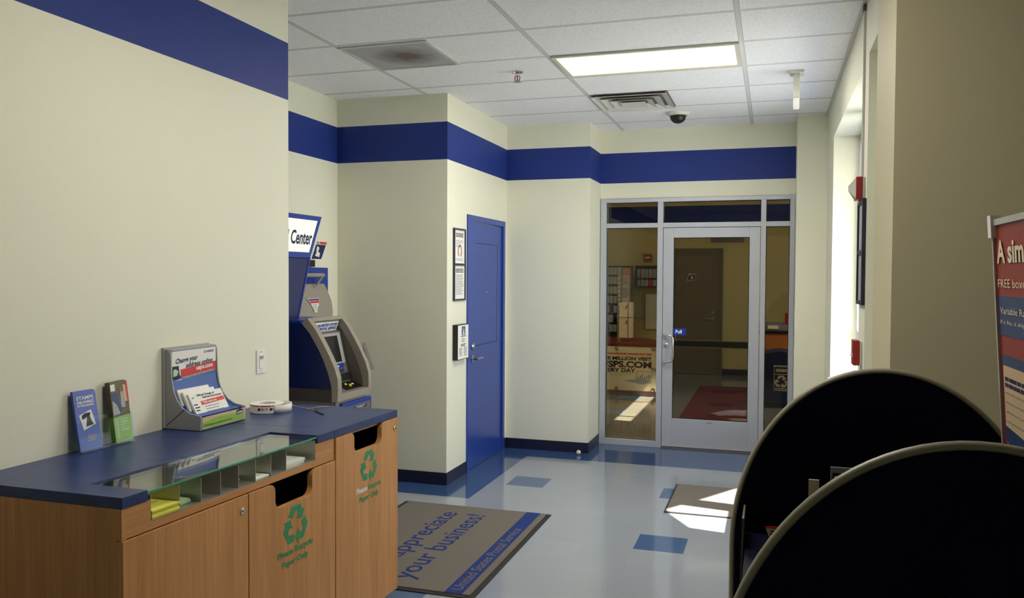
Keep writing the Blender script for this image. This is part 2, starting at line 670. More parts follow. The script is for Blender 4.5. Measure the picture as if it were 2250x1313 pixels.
wallx('wall_left', XG - 0.12, XG, YB, YG, M['band'])
wallx('wall_alcove_near', XA, XG - 0.12, YG - 0.12, YG, M['band'])
wallx('wall_alcove_left', XA - 0.12, XA, YG - 0.12, YA, M['band'])
wallx('wall_alcove_far', XA - 0.12, XB, YA, YA + 0.12, M['band'])
# wall with the blue door: opening y 6.50-7.515
DY0, DY1, DZ = 6.495, 7.515, 2.186
w = MB().box(XB - 0.12, XB, YA + 0.12, DY0, 0, H).box(XB - 0.12, XB, DY1, YC, 0, H).box(XB - 0.12, XB, DY0, DY1, DZ, H)
struct(w.build('wall_door_side', M['band']))
wallx('wall_corner', XB - 0.12, XD, YC, YC + 0.12, M['band'])
wallx('wall_return', XD - 0.12, XD, YC + 0.12, YE + 0.12, M['band'])
# back wall above the storefront
SZ = 2.437
wallx('wall_back', XD, XF, YE, YE + 0.12, M['band'], SZ, H)
wallx('wall_column', XF, XR + 0.25, YF, YE + 0.12, M['wall'])
# right wall with two window openings
WT = 0.25
fy0, fy1, fz0, fz1 = 4.80, 6.98, 0.86, 2.782
ny0, ny1, nz0, nz1 = 3.80, 4.50, 0.86, 2.80
w = MB()
w.box(XR, XR + WT, fy1, YF, 0, H)
w.box(XR, XR + WT, fy0, fy1, fz1, H)
w.box(XR, XR + WT, fy0, fy1, 0, fz0)
w.box(XR, XR + WT, ny1, fy0, 0, H)
w.box(XR, XR + WT, ny0, ny1, nz1, H)
w.box(XR, XR + WT, ny0, ny1, 0, nz0)
w.box(XR, XR + WT, YP2, ny0, 0, H)
struct(w.build('wall_right', M['wall']))
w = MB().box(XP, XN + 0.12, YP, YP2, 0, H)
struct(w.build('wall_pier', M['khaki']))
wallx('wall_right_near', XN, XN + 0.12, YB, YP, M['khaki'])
# rear wall with glazed entrance opening x -1.9..1.7, z 0..2.6
w = MB().box(XG - 0.12, XN + 0.12, YB - 0.12, YB, 0, H)
struct(w.build('wall_rear', M['band']))
# lobby beyond the glazed screen
LY1 = 14.432
wallx('wall_lobby_back', -4.0, 2.0, LY1, LY1 + 0.12, M['band2'])
wallx('wall_lobby_left', -4.0, -3.88, YE + 0.12, LY1, M['wall2'])
wallx('wall_lobby_front', -4.0, XD - 0.12, YE + 0.12, YE + 0.24, M['wall2'])
w = MB().box(1.9, 2.02, YE + 0.12, 10.5, 0, H).box(1.9, 2.02, 11.9, LY1, 0, H).box(1.9, 2.02, 10.5, 11.9, 0, 0.9).box(1.9, 2.02, 10.5, 11.9, 2.3, H)
struct(w.build('wall_lobby_right', M['wall2']))
wallx('wall_lobby_front_right', XR + 0.25, 2.02, YE, YE + 0.12, M['wall2'])

# ceiling, with openings for the lamp, and the lobby ceiling with an added slot for the sun strip
w = MB().box(XA - 0.12, XN + 0.12, YB - 0.12, YP2, H, H + 0.05).box(XA - 0.12, XR + WT, YP2, YE + 0.12, H, H + 0.05)
struct(w.build('ceiling', M['ceil']))
sk = [(0.02, 8.80), (0.24, 8.80), (0.24, 11.60), (0.02, 11.60)]
w = MB()
w.box(-4.0, sk[0][0], YE + 0.12, LY1 + 0.12, H, H + 0.05)
w.box(sk[1][0], 2.02, YE + 0.12, LY1 + 0.12, H, H + 0.05)
w.box(sk[0][0], sk[1][0], YE + 0.12, sk[0][1], H, H + 0.05)
w.box(sk[0][0], sk[1][0], sk[2][1], LY1 + 0.12, H, H + 0.05)
for yy in (9.42, 10.6, 11.15):
    w.box(sk[0][0], sk[1][0], yy, yy + 0.05, H, H + 0.05)
struct(w.build('ceiling_lobby', M['white']))

# floor: light tiles with a blue border course along the walls
B = 0.305
xs = sorted({XA, XA + B, XG, XG + B, XB, XB + B, XD, XD + B, -1.0, XF - B, XF, XR - B, XR + WT, XN})
ys = sorted({YB - 0.12, YB + B, YG, YG + B, YA - B, YA, YC - B, YC, YE - B, YE, YF, YF - B, YP, YP2})
w = MB()
e = 0.01
for i in range(len(xs) - 1):
    for j in range(len(ys) - 1):
        cx, cy = (xs[i] + xs[i + 1]) / 2, (ys[j] + ys[j + 1]) / 2
        if xs[i + 1] - xs[i] < 1e-6:
            continue
        edge = cy > YC - B or (cy > YA - B and cx < XB + B) or (cx > XR - B and cy > YP2) or (cx < XG - 0.01 and cx < XA + B)
        w.use(M['fborder'] if edge else M['floor'])
        w.add([(xs[i], ys[j], 0), (xs[i + 1], ys[j], 0), (xs[i + 1], ys[j + 1], 0), (xs[i], ys[j + 1], 0)], [(0, 1, 2, 3)])
struct(w.build('floor', None))
w = MB().box(-4.0, 2.02, YE, LY1, -0.05, 0.0)
struct(w.build('floor_lobby', M['floor2']))
w = MB().box(-9, 14, -12, 20, -0.16, -0.06)
struct(w.build('floor_outside_pavement', M['concrete']))

# baseboards
BB = 0.099
def bb(name, x0, x1, y0, y1):
    return struct(MB().box(x0, x1, y0, y1, 0.0, BB).build('baseboard_' + name, M['base']))
bb('alcove_far', XA, XB + 0.006, YA - 0.006, YA)
bb('door_side_near', XB, XB + 0.006, YA, DY0 - 0.002)
bb('door_side_far', XB, XB + 0.006, DY1 + 0.002, YC)
bb('corner', XB + 0.006, XD + 0.006, YC - 0.006, YC)
bb('return', XD, XD + 0.006, YC, YE - 0.02)
bb('column', XF, XR, YF - 0.006, YF)
bb('alcove_left', XA, XA + 0.006, YG, YA - 0.006)
bb('right', XR - 0.006, XR, YP2, YF - 0.006)
bb('left', XG, XG + 0.006, YB, 1.90)
struct(MB().box(-3.88, -1.64, LY1 - 0.008, LY1, 0, 0.10).box(-0.80, 1.9, LY1 - 0.008, LY1, 0, 0.10).build('baseboard_lobby', M['base']))
# ceiling angle trim along the right wall
struct(MB().box(XR - 0.02, XR, YP2, YF, H - 0.012, H).build('trim_1', M['vent']))

# window frames and panes on the right
def window(name, y0, y1, z0, z1, rails, posts):
    x0, x1 = XR + 0.185, XR + 0.225
    f = MB()
    t = 0.05
    f.box(x0, x1, y0, y0 + t, z0, z1).box(x0, x1, y1 - t, y1, z0, z1)
    f.box(x0, x1, y0 + t, y1 - t, z0, z0 + t).box(x0, x1, y0 + t, y1 - t, z1 - t, z1)
    for a, b, c, d in rails:
        f.box(x0, x1, c, d, a, b)
    for a, b in posts:
        f.box(x0 - 0.002, x1 + 0.002, a, b, z0 + t, z1 - t)
    o = struct(f.build(name, M['alu']))
    g = MB().box(x0 + 0.017, x0 + 0.023, y0 + t, y1 - t, z0 + t, z1 - t)
    g.build('pane', M['wglass'], o)
    s = MB().box(XR - 0.02, x0, y0, y1, z0 - 0.0, z0 + 0.02)
    s.build('window_sill', M['white'], o)
    return o
window('window_1', fy0, fy1, fz0, fz1, [(1.50, 1.62, fy0 + 0.05, 5.85), (1.16, 1.26, 6.04, fy1 - 0.05)], [(5.85, 6.04)])
window('window_2', ny0, ny1, nz0, nz1, [], [])
f = MB().box(1.93, 1.99, 10.5, 10.55, 0.9, 2.3).box(1.93, 1.99, 11.85, 11.9, 0.9, 2.3).box(1.93, 1.99, 10.55, 11.85, 0.9, 0.95).box(1.93, 1.99, 10.55, 11.85, 2.25, 2.3)
o = struct(f.build('window_3', M['alu']))
MB().box(1.957, 1.963, 10.55, 11.85, 0.95, 2.25).build('pane', M['wglass'], o)

# added unseen screen beyond the right wall; its gabled opening shapes the sun patch
poly = [(3.2, 0.0), (5.30, 0.0), (5.30, 2.68), (5.62, 3.05), (5.997, 2.67), (6.594, 2.12), (7.10, 1.65), (7.10, 0.0), (9.0, 0.0), (9.0, 5.0), (3.2, 5.0)]
w = MB().prism(poly, lambda p, q, h: (0.95 + h, p, q), 0.0, 0.06)
tag(w.build('added_sun_screen', M['white']), 'white gabled screen added outside the far window to shape sunlight', 'sun screen')

# ================================================================== STOREFRONT SCREEN
y0, y1 = YE - 0.02, YE + 0.09
f = MB()
f.box(-1.632, -1.575, y0, y1, 0.0, SZ - 0.003)
f.box(0.150, XF - 0.003, y0, y1, 0.0, SZ - 0.003)
f.box(-1.575, 0.150, y0 + 0.001, y1, 2.396, SZ - 0.003)
f.box(-1.070, -1.018, y0 + 0.001, y1 - 0.001, 0.0, 2.396)
f.box(-0.108, -0.062, y0 + 0.001, y1 - 0.001, 0.0, 2.396)
for a, b in ((-1.575, -1.070), (-0.062, 0.150)):
    f.box(a, b, y0 + 0.002, y1 - 0.002, 2.147, 2.192)
    f.box(a, b, y0 + 0.002, y1 - 0.002, 0.0, 0.058)
f.box(-1.018, -0.108, y0 + 0.002, y1 - 0.002, 2.147, 2.192)
scr = struct(f.build('window_4', M['alu'], bevel=0.002))
gy = YE + 0.03
for a, b, c, d in ((-1.575, -1.070, 0.058, 2.147), (-1.575, -1.070, 2.192, 2.396), (-1.018, -0.108, 2.192, 2.396), (-0.062, 0.150, 0.058, 2.147), (-0.062, 0.150, 2.192, 2.396)):
    MB().box(a, b, gy, gy + 0.006, c, d).build('pane', M['sglass'], scr)
    g = MB().box(a, a + 0.006, gy - 0.006, gy, c, d).box(b - 0.006, b, gy - 0.006, gy, c, d).box(a + 0.006, b - 0.006, gy - 0.006, gy, c, c + 0.006).box(a + 0.006, b - 0.006, gy - 0.006, gy, d - 0.006, d)
    g.build('gasket', M['gasket'], scr)
MB().box(-1.018, -0.108, y0 - 0.03, y1, 0.0, 0.012).build('threshold', M['steel'], scr)

dr = MB()
dy0, dy1 = YE - 0.012, YE + 0.034
dr.box(-1.013, -0.915, dy0, dy1, 0.018, 2.142)
dr.box(-0.208, -0.113, dy0, dy1, 0.018, 2.142)
dr.box(-0.915, -0.208, dy0, dy1, 0.018, 0.293)
dr.box(-0.915, -0.208, dy0, dy1, 2.048, 2.142)
door = struct(dr.build('door_1', M['alu'], bevel=0.002))
MB().box(-0.915, -0.208, YE + 0.008, YE + 0.014, 0.293, 2.048).build('pane', M['sglass'], door)
g = MB().box(-0.915, -0.909, YE + 0.001, YE + 0.007, 0.293, 2.048).box(-0.214, -0.208, YE + 0.001, YE + 0.007, 0.293, 2.048).box(-0.909, -0.214, YE + 0.001, YE + 0.007, 0.293, 0.299).box(-0.909, -0.214, YE + 0.001, YE + 0.007, 2.042, 2.048)
g.build('gasket', M['gasket'], door)
h = MB().tube([(-0.990, dy0, 1.108), (-0.990, dy0 - 0.045, 1.108), (-0.970, dy0 - 0.062, 1.106), (-0.925, dy0 - 0.066, 1.10), (-0.908, dy0 - 0.066, 1.08), (-0.905, dy0 - 0.066, 1.04), (-0.905, dy0 - 0.066, 0.91), (-0.908, dy0 - 0.066, 0.87), (-0.925, dy0 - 0.066, 0.850), (-0.970, dy0 - 0.062, 0.844), (-0.990, dy0 - 0.045, 0.842), (-0.990, dy0, 0.842)], 0.0115, 10)
lbl(h.build('pull_handle', M['chrome'], door, smooth=True), 'bent chrome pull handle')
MB().lathe([(0.021, 0), (0.021, -0.012), (0.012, -0.016), (0.0, -0.016)], (-0.975, dy0, 1.003), 'y', 20).build('lock_cylinder', M['chrome'], door, smooth=True)
pb = MB().box(-0.905, -0.215, dy1 + 0.02, dy1 + 0.06, 0.992, 1.048)
pb.use(M['black'])
pbo = lbl(pb.build('push_bar', M['black'], door), 'black push bar on the far side of the glass')
MB().box(-0.905, -0.215, dy1 + 0.015, dy1 + 0.061, 1.048, 1.055).box(-0.905, -0.215, dy1 + 0.015, dy1 + 0.061, 0.985, 0.992).build('bar_edge', M['steel'], pbo)
st = MB()
fn = FYm(YE + 0.007)
panel(st, fn, -0.909, -0.790, 1.103, 1.172, M['atmb'], 0.0015)
sto = st.build('pull_sticker', None, door)
text('lettering', 'Pull', (-0.892, YE + 0.0053, 1.122), (1, 0, 0), (0, 0, 1), 0.034, M['white'], sto, bold=0.0012, sx=0.95)
bd = MB()
panel(bd, FYm(dy0), -0.585, -0.535, 0.262, 0.272, M['ltext'], 0.001)
lbl(bd.build('maker_badge', None, door), 'tiny grey badge on the bottom rail')

# ================================================================== BLUE DOOR
d = MB()
d.box(XB - 0.10, XB + 0.012, DY0, DY0 + 0.07, 0, DZ).box(XB - 0.10, XB + 0.012, DY1 - 0.06, DY1, 0, DZ).box(XB - 0.10, XB + 0.012, DY0 + 0.07, DY1 - 0.06, DZ - 0.05, DZ)
bdoor = struct(d.build('door_2', M['bluepaint'], bevel=0.002))
leaf = MB().box(XB - 0.05, XB - 0.004, DY0 + 0.074, DY1 - 0.064, 0.008, DZ - 0.056)
leaf.build('door_leaf', M['bluepaint'], bdoor, bevel=0.002)
ln = MB()
fx = XB - 0.004
for a, b, c, dd in ((6.724, 7.314, 1.950, 1.956), (6.724, 7.314, 1.057, 1.063)):
    ln.box(fx, fx + 0.001, a, b, c, dd)
ln.box(fx, fx + 0.001, 7.309, 7.315, 1.057, 1.956)
ln.build('panel_outline', M['groove'], bdoor)
MB().lathe([(0.012, 0), (0.012, 0.004), (0.0, 0.006)], (fx, 7.011, 1.524), 'x', 16).build('peephole', M['chrome'], bdoor, smooth=True)
MB().lathe([(0.030, 0), (0.030, 0.008), (0.016, 0.02), (0.0, 0.02)], (fx, 6.655, 1.062), 'x', 20).build('deadbolt', M['steel'], bdoor, smooth=True)
lv = MB().lathe([(0.032, 0), (0.032, 0.008), (0.012, 0.012), (0.012, 0.05), (0.0, 0.05)], (fx, 6.650, 0.955), 'x', 20)
lv.tube([(fx + 0.045, 6.645, 0.955), (fx + 0.050, 6.70, 0.957), (fx + 0.050, 6.77, 0.955), (fx + 0.046, 6.80, 0.952)], [0.010, 0.010, 0.009, 0.008], 10)
lbl(lv.build('lever_handle', M['steel'], bdoor, smooth=True), 'brushed steel lever handle')
MB().box(fx, fx + 0.006, DY0 + 0.070, DY0 + 0.090, 0.93, 1.10).build('strike_plate', M['bluepaint'], bdoor)

# ================================================================== CEILING FIXTURES
Z = H - 0.001
# fluorescent troffer
def troffer(x0, x1, y0, y1, label, power=36):
    t = thing('ceiling_light', label, 'light', ((x0 + x1) / 2, (y0 + y1) / 2, H), 'recessed ceiling lights')
    f = MB()
    b = 0.028
    f.box(x0, x1, y0, y0 + b, Z - 0.012, Z).box(x0, x1, y1 - b, y1, Z - 0.012, Z).box(x0, x0 + b, y0 + b, y1 - b, Z - 0.012, Z).box(x1 - b, x1, y0 + b, y1 - b, Z - 0.012, Z)
    f.build('frame', M['troffer'], t)
    MB().box(x0 + b, x1 - b, y0 + b, y1 - b, Z - 0.006, Z - 0.001).build('diffuser', M['lamp'], t)
    a = bpy.data.lights.new('lamp_tubes', 'AREA')
    a.shape = 'RECTANGLE'
    a.size, a.size_y = x1 - x0 - 0.1, y1 - y0 - 0.1
    a.energy = power
    a.color = (1.0, 0.95, 0.84)
    ao = bpy.data.objects.new('lamp_tubes', a)
    COL.objects.link(ao)
    ao.parent = t
    ao.location = (0, 0, -0.03)
    return t
troffer(-1.400, -0.215, 5.235, 5.790, 'glowing fluorescent ceiling light above the middle of the floor')
troffer(-1.400, -0.215, 2.195, 2.745, 'added unseen fill light in the ceiling above the counter front', 24)  # invented lamp out of view, fills the left wall and counter

t = thing('return_air_panel', 'grey perforated return air panel with a round dark dust stain', 'vent', (-2.33, 4.96, H))
f = MB().box(-2.640, -2.030, 4.660, 4.685, Z - 0.008, Z).box(-2.640, -2.030, 5.225, 5.250, Z - 0.008, Z).box(-2.640, -2.615, 4.685, 5.225, Z - 0.008, Z).box(-2.055, -2.030, 4.685, 5.225, Z - 0.008, Z)
f.build('frame', M['vent'], t)
MB().box(-2.615, -2.055, 4.685, 5.225, Z - 0.005, Z).build('perforated_face', M['fan'], t)

t = thing('air_diffuser', 'white square four-way air vent with nested louvres in the ceiling', 'vent', (-1.09, 6.74, H))
cx, cy = -1.092, 6.738
MB().box(cx - 0.30, cx + 0.30, cy - 0.30, cy + 0.30, Z - 0.004, Z).build('backing', M['ventd'], t)
for k, (ro, ri, zz) in enumerate(((0.30, 0.238, 0.004), (0.236, 0.168, 0.010), (0.166, 0.104, 0.014), (0.10, 0.0, 0.016))):
    f = MB()
    def ring(r, z):
        return [(cx - r, cy - r, z), (cx + r, cy - r, z), (cx + r, cy + r, z), (cx - r, cy + r, z)]
    zt, zb = Z - zz + 0.0, Z - zz - 0.022
    if ri > 0:
        vs = ring(ro, zb) + ring(ri, zt + 0.003) + ring(ro - 0.004, zb + 0.006) + ring(ri - 0.002, zt + 0.010)
        fs = []
        for j in range(4):
            n2 = (j + 1) % 4
            fs += [(j, n2, 4 + n2, 4 + j), (8 + j, 8 + n2, 12 + n2, 12 + j), (j, n2, 8 + n2, 8 + j), (4 + j, 4 + n2, 12 + n2, 12 + j)]
        f.add(vs, fs)
    else:
        f.box(cx - ro, cx + ro, cy - ro, cy + ro, zb, zb + 0.004)
    f.build('louvre', M['vent'], t)

t = thing('fire_sprinkler', 'small chrome fire sprinkler with red bulb hanging from the ceiling', 'sprinkler', (-1.73, 5.571, H))
s = (-1.73, 5.571, H)
MB().lathe([(0.040, -0.001), (0.040, -0.004), (0.026, -0.014), (0.014, -0.016), (0.014, -0.03), (0.0, -0.03)], s, 'z', 24).build('escutcheon', M['chrome'], t, smooth=True)
f = MB()
for sgn in (-1, 1):
    f.tube([(s[0] + sgn * 0.010, s[1], H - 0.028), (s[0] + sgn * 0.020, s[1], H - 0.042), (s[0] + sgn * 0.014, s[1], H - 0.060), (s[0], s[1], H - 0.068)], 0.0035, 6)
f.build('yoke', M['rust'], t, smooth=True)
MB().tube([(s[0], s[1], H - 0.03), (s[0], s[1], H - 0.062)], 0.004, 8).build('bulb', M['red'], t)
MB().lathe([(0.0, -0.068), (0.026, -0.068), (0.027, -0.071), (0.0, -0.071)], s, 'z', 20).build('deflector', M['steel'], t)

c = (-0.807, 7.345, H)
t = thing('dome_camera', 'black dome security camera in a cream ring on the ceiling', 'camera', c)
MB().lathe([(0.098, -0.001), (0.098, -0.012), (0.088, -0.026), (0.074, -0.030), (0.070, -0.020)], c, 'z', 36).build('housing_ring', M['troffer'], t, smooth=True)
MB().lathe([(0.069, -0.022)] + [(0.069 * math.cos(a), -0.034 - 0.062 * math.sin(a)) for a in [i * math.pi / 2 / 10 for i in range(11)]], c, 'z', 36).build('dome', M['black'], t, smooth=True)

t = thing('ceiling_sensor', 'slim white rectangular fixture hanging down beside the right wall', 'fixture', (0.142, 6.15, H))
MB().box(0.098, 0.190, 6.05, 6.17, H - 0.020, H - 0.001).build('mounting_plate', M['troffer'], t)
MB().box(0.121, 0.163, 6.07, 6.15, H - 0.186, H - 0.020).build('body', M['troffer'], t, bevel=0.002)
MB().box(0.122, 0.162, 6.071, 6.149, H - 0.255, H - 0.188).build('lens_cover', M['white'], t, bevel=0.002)

# ================================================================== FIRE DEVICES ON THE RIGHT WALL
t = thing('fire_alarm_strobe', 'red fire alarm with pointed clear strobe lens between the windows', 'alarm', (XR, 4.65, 2.08))
MB().box(0.437, XR, 4.585, 4.715, 2.082, 2.192).build('back_box', M['troffer'], t, bevel=0.003)
MB().box(0.405, 0.437, 4.590, 4.710, 2.076, 2.194).build('alarm_body', M['red'], t, bevel=0.004)
f = MB()
f.add([(0.405, 4.60, 2.085), (0.405, 4.70, 2.085), (0.405, 4.70, 2.190), (0.405, 4.60, 2.190), (0.372, 4.65, 2.125), (0.372, 4.65, 2.152)],
      [(0, 1, 4), (2, 3, 5), (1, 2, 5, 4), (3, 0, 4, 5)])
lbl(f.build('strobe_lens', M['lens'], t), 'clear pointed strobe lens')
t = thing('fire_pull_station', 'red fire pull box mounted low between the right-hand windows', 'alarm', (XR, 4.65, 1.22))
MB().box(0.437, XR, 4.595, 4.705, 1.220, 1.345).build('back_box', M['troffer'], t, bevel=0.003)
MB().box(0.405, 0.437, 4.598, 4.702, 1.218, 1.349).build('body', M['red'], t, bevel=0.004)
MB().box(0.399, 0.405, 4.62, 4.68, 1.26, 1.275).build('pull_bar', M['white'], t)
t = thing('wall_conduit', 'thin cream cable channel running up the right wall to the alarm', 'conduit', (XR, 4.68, 2.2))
MB().box(XR - 0.012, XR, 4.672, 4.688, 2.194, H - 0.045).build('channel', M['troffer'], t)
MB().box(XR - 0.016, XR, 4.66, 4.70, H - 0.045, H - 0.015).build('channel_end', M['ventd'], t)
t = thing('framed_notice', 'navy framed double notice seen edge-on on the right wall', 'notice', (XR, 4.47, 1.53))
f = MB().box(XR - 0.018, XR, 4.51, 4.535, 1.535, 2.075).box(XR - 0.018, XR, 4.755, 4.78, 1.535, 2.075).box(XR - 0.018, XR, 4.535, 4.755, 1.535, 1.555).box(XR - 0.018, XR, 4.535, 4.755, 2.055, 2.075).box(XR - 0.018, XR, 4.535, 4.755, 1.795, 1.815)
f.build('frame', M['base'], t)
MB().box(XR - 0.010, XR, 4.535, 4.755, 1.555, 1.795).box(XR - 0.010, XR, 4.535, 4.755, 1.815, 2.055).build('notice_paper', M['grayp'], t)

# ================================================================== NOTICES BESIDE THE BLUE DOOR
t = thing('framed_double_notice', 'tall navy frame with two printed notices left of the blue door', 'notice', (XB, 6.31, 1.465))
f = MB()
a0, a1 = 6.180, 6.440
f.box(XB, XB + 0.016, a0, a0 + 0.016, 1.466, 2.055).box(XB, XB + 0.016, a1 - 0.012, a1, 1.466, 2.055)
f.box(XB, XB + 0.016, a0 + 0.016, a1 - 0.012, 1.466, 1.480).box(XB, XB + 0.016, a0 + 0.016, a1 - 0.012, 2.042, 2.055).box(XB, XB + 0.016, a0 + 0.016, a1 - 0.012, 1.752, 1.770)
f.build('frame', M['base'], t)
fn = FX(XB + 0.006)
for (z0, z1, sd) in ((1.770, 2.042, 3), (1.480, 1.752, 4)):
    p = MB()
    panel(p, FX(XB), a0 + 0.016, a1 - 0.012, z0, z1, M['paper'], 0.006)
    lines(p, fn, a0 + 0.05, a1 - 0.03, z1 - 0.025, 3, 0.012, 0.007, M['blackm'], 0.0008, 0.1, sd)
    if sd == 3:
        lines(p, fn, a0 + 0.05, a1 - 0.03, z1 - 0.085, 5, 0.012, 0.004, M['ltext'], 0.0008, 0.5, sd)
        cc = (a0 + a1) / 2 + 0.01
        arc = [(cc + 0.045 * math.cos(q) * (1 if k < 14 else 0.62), z0 + 0.10 + 0.055 * math.sin(q) * (1 if k < 14 else 0.70)) for k, q in [(k, (k if k < 14 else 27 - k) * 2 * math.pi / 16 - 1.0) for k in range(28)]]
        p.use(M['brown']).prism(arc, fn, 0, 0.0008)
        lines(p, fn, a0 + 0.05, a1 - 0.03, z0 + 0.04, 2, 0.012, 0.004, M['ltext'], 0.0008, 0.5, sd)
    else:
        lines(p, fn, a0 + 0.05, a1 - 0.03, z1 - 0.075, 13, 0.013, 0.005, M['ltext'], 0.0008, 0.3, sd)
    p.build('notice_paper', None, t)
t = thing('announcement_box', 'black-sided wall box with white notice and blue photo by the lever handle', 'notice', (XB, 6.30, 0.985))
MB().box(XB, XB + 0.045, 6.180, 6.428, 0.985, 1.272).build('case', M['black'], t, bevel=0.002)
p = MB()
fn = FX(XB + 0.0455)
panel(p, FX(XB + 0.045), 6.186, 6.422, 0.991, 1.266, M['paper'], 0.0005)
p.use(M['photo']).prism([(6.27, 1.185), (6.35, 1.185), (6.35, 1.255), (6.27, 1.255)], fn, 0, 0.001)
p.use(M['paper']).prism([(6.292, 1.19), (6.328, 1.19), (6.318, 1.22), (6.313, 1.242), (6.307, 1.242), (6.302, 1.22)], fn, 0, 0.0014)
lines(p, fn, 6.25, 6.37, 1.178, 1, 0.01, 0.006, M['blackm'], 0.001, 0.0, 1)
lines(p, fn, 6.27, 6.35, 1.158, 3, 0.012, 0.005, M['ltext'], 0.001, 0.2, 2)
lines(p, fn, 6.25, 6.37, 1.112, 2, 0.012, 0.006, M['blackm'], 0.001, 0.2, 3)
lines(p, fn, 6.215, 6.29, 1.080, 6, 0.011, 0.005, M['ltext'], 0.001, 0.4, 4)
lines(p, fn, 6.32, 6.395, 1.085, 7, 0.011, 0.005, M['ltext'], 0.001, 0.4, 5)
p.build('printed_sheet', None, t)

t = tag(MB().lathe([(0.0, 0.0)] + [(0.022 * math.sin(a), 0.022 - 0.022 * math.cos(a)) for a in [i * math.pi / 10 for i in range(1, 10)]] + [(0.0, 0.044)], (-1.708, 7.50, 0.0), 'z', 20).build('door_stop', M['lens'], smooth=True), 'small round clear knob on the floor by the far corner', 'door stop')

# ================================================================== LIGHT SWITCH
t = thing('light_switch', 'white slider light switch plate on the cream wall above the counter', 'switch', (XG, 3.535, 1.175))
MB().box(XG, XG + 0.006, 3.500, 3.570, 1.180, 1.297).build('cover_plate', M['white'], t, bevel=0.002)
MB().box(XG + 0.006, XG + 0.009, 3.519, 3.551, 1.205, 1.272).build('switch_frame', M['paper'], t, bevel=0.001)
MB().box(XG + 0.009, XG + 0.014, 3.523, 3.547, 1.254, 1.268).build('slider', M['grayp'], t, bevel=0.001)
for zz in (1.190, 1.287):
    MB().lathe([(0.0035, 0), (0.0035, 0.0012), (0.0, 0.0015)], (XG + 0.006, 3.535, zz), 'x', 12).build('screw', M['steel'], t)

# ================================================================== COUNTER UNITS  (s along the front, t into the wall)
X0, Y0 = -1.796, 1.926
def K(s, t_, z):
    return (X0 + 0.042 * s - t_, Y0 + s, z)
KF = lambda off: (lambda p, q, h: K(p, off - h, q))       # front face, h outward
CT = 1.022
wallt = lambda s: (X0 + 0.042 * s) - XG - 0.002           # t of the wall at s

# worktops
top1 = thing('worktop', 'long navy blue laminate worktop with an inset glass strip', 'worktop', K(0.57, 0.3, 0.987))
g0, g1, gb = 0.100, 1.010, 0.222
poly = [(0, 0), (g0, 0), (g0, gb), (g1, gb), (g1, 0), (1.1355, 0), (1.1355, wallt(1.1355)), (0, wallt(0))]
MB(lambda p, q, h: K(p, q, h)).prism(poly, lambda p, q, h: (p, q, h), 0.988, CT).build('slab', M['top'], top1, bevel=0.0015)
gl = MB(K).box(g0 + 0.001, g1 - 0.001, 0.004, gb - 0.001, 1.0105, 1.0165)
glo = lbl(gl.build('glass_panel', M['cglass'], top1), 'clear glass strip set into the front edge')
MB(K).box(g0 + 0.001, g1 - 0.001, 0.002, 0.004, 1.0105, 1.0165).build('polished_edge', M['gedge'], glo)
MB(K).box(g0 + 0.001, g1 - 0.001, gb - 0.012, gb - 0.001, 1.003, 1.0102).build('glass_ledge', M['gasket'], top1)
top2 = tag(MB(K).box(1.1375, 1.697, 0, 0, 0, 0).build('x', M['top']), '', '')
bpy.data.objects.remove(top2)
poly = [(1.1375, 0), (1.697, 0), (1.697, wallt(1.697)), (1.1375, wallt(1.1375))]
o = MB(lambda p, q, h: K(p, q, h)).prism(poly, lambda p, q, h: (p, q, h), 0.988, CT).build('worktop', M['top'], bevel=0.0015)
tag(o, 'short navy blue worktop section above the tall recycling door', 'worktop')

ZB = 0.152
def door_poly(s0, s1, z0, z1, n0=None, n1=None, nz=None, ri=0.035, ro=0.028):
    """front with a finger slot cut down from the top edge"""
    p = [(s0, z0), (s1, z0), (s1, z1)]
    if n0 is not None:
        N = 6
        # right shoulder
        for i in range(N + 1):
            a = math.pi / 2 + i * math.pi / 2 / N
            p.append((n1 + ro + ro * math.cos(a), z1 - ro + ro * math.sin(a)))
        for i in range(N + 1):
            a = -i * math.pi / 2 / N
            p.append((n1 - ri + ri * math.cos(a), nz + ri + ri * math.sin(a)))
        for i in range(N + 1):
            a = -math.pi / 2 - i * math.pi / 2 / N
            p.append((n0 + ri + ri * math.cos(a), nz + ri + ri * math.sin(a)))
        for i in range(N + 1):
            a = i * math.pi / 2 / N
            p.append((n0 - ro + ro * math.cos(a), z1 - ro + ro * math.sin(a)))
    p.append((s0, z1))
    return p

# --- low unit: literature tray, cupboard door, recycling door
c1 = thing('literature_cabinet', 'maple laminate counter cabinet with literature slots and recycling flap', 'cabinet', K(0.57, 0.3, 0.0))
cb = MB(K)
cb.use(M['wood'])
cb.prism([(0.021, ZB - 0.1), (0.021, 0.894), (0.002, 0.894), (0.002, 0.9875), (0.55, 0.9875), (0.55, ZB - 0.1)], lambda p, q, h: (h, p, q), 0.0, 0.018)
cb.box(1.115, 1.134, 0.021, 0.55, ZB, 0.9875)
cb.use(M['woodin'])
cb.box(0.018, 1.115, 0.53, 0.55, ZB, 0.9875)
cb.box(0.018, 1.115, 0.021, 0.53, ZB, ZB + 0.018)
cb.box(0.018, 1.115, 0.30, 0.53, 0.89, 0.902)
cb.box(0.05, 1.115, 0.08, 0.10, 0.0, ZB)
cb.box(0.56, 0.575, 0.03, 0.53, ZB + 0.018, 0.88)
cb.build('carcass', None, c1)
fa = MB(K)
fa.box(0.018, 0.112, 0.002, 0.021, 0.897, 0.9875).box(0.998, 1.134, 0.002, 0.021, 0.897, 0.9875).box(0.112, 0.998, 0.002, 0.021, 0.897, 0.921)
fa.build('fascia', M['woodh'], c1)
tr = MB(K)
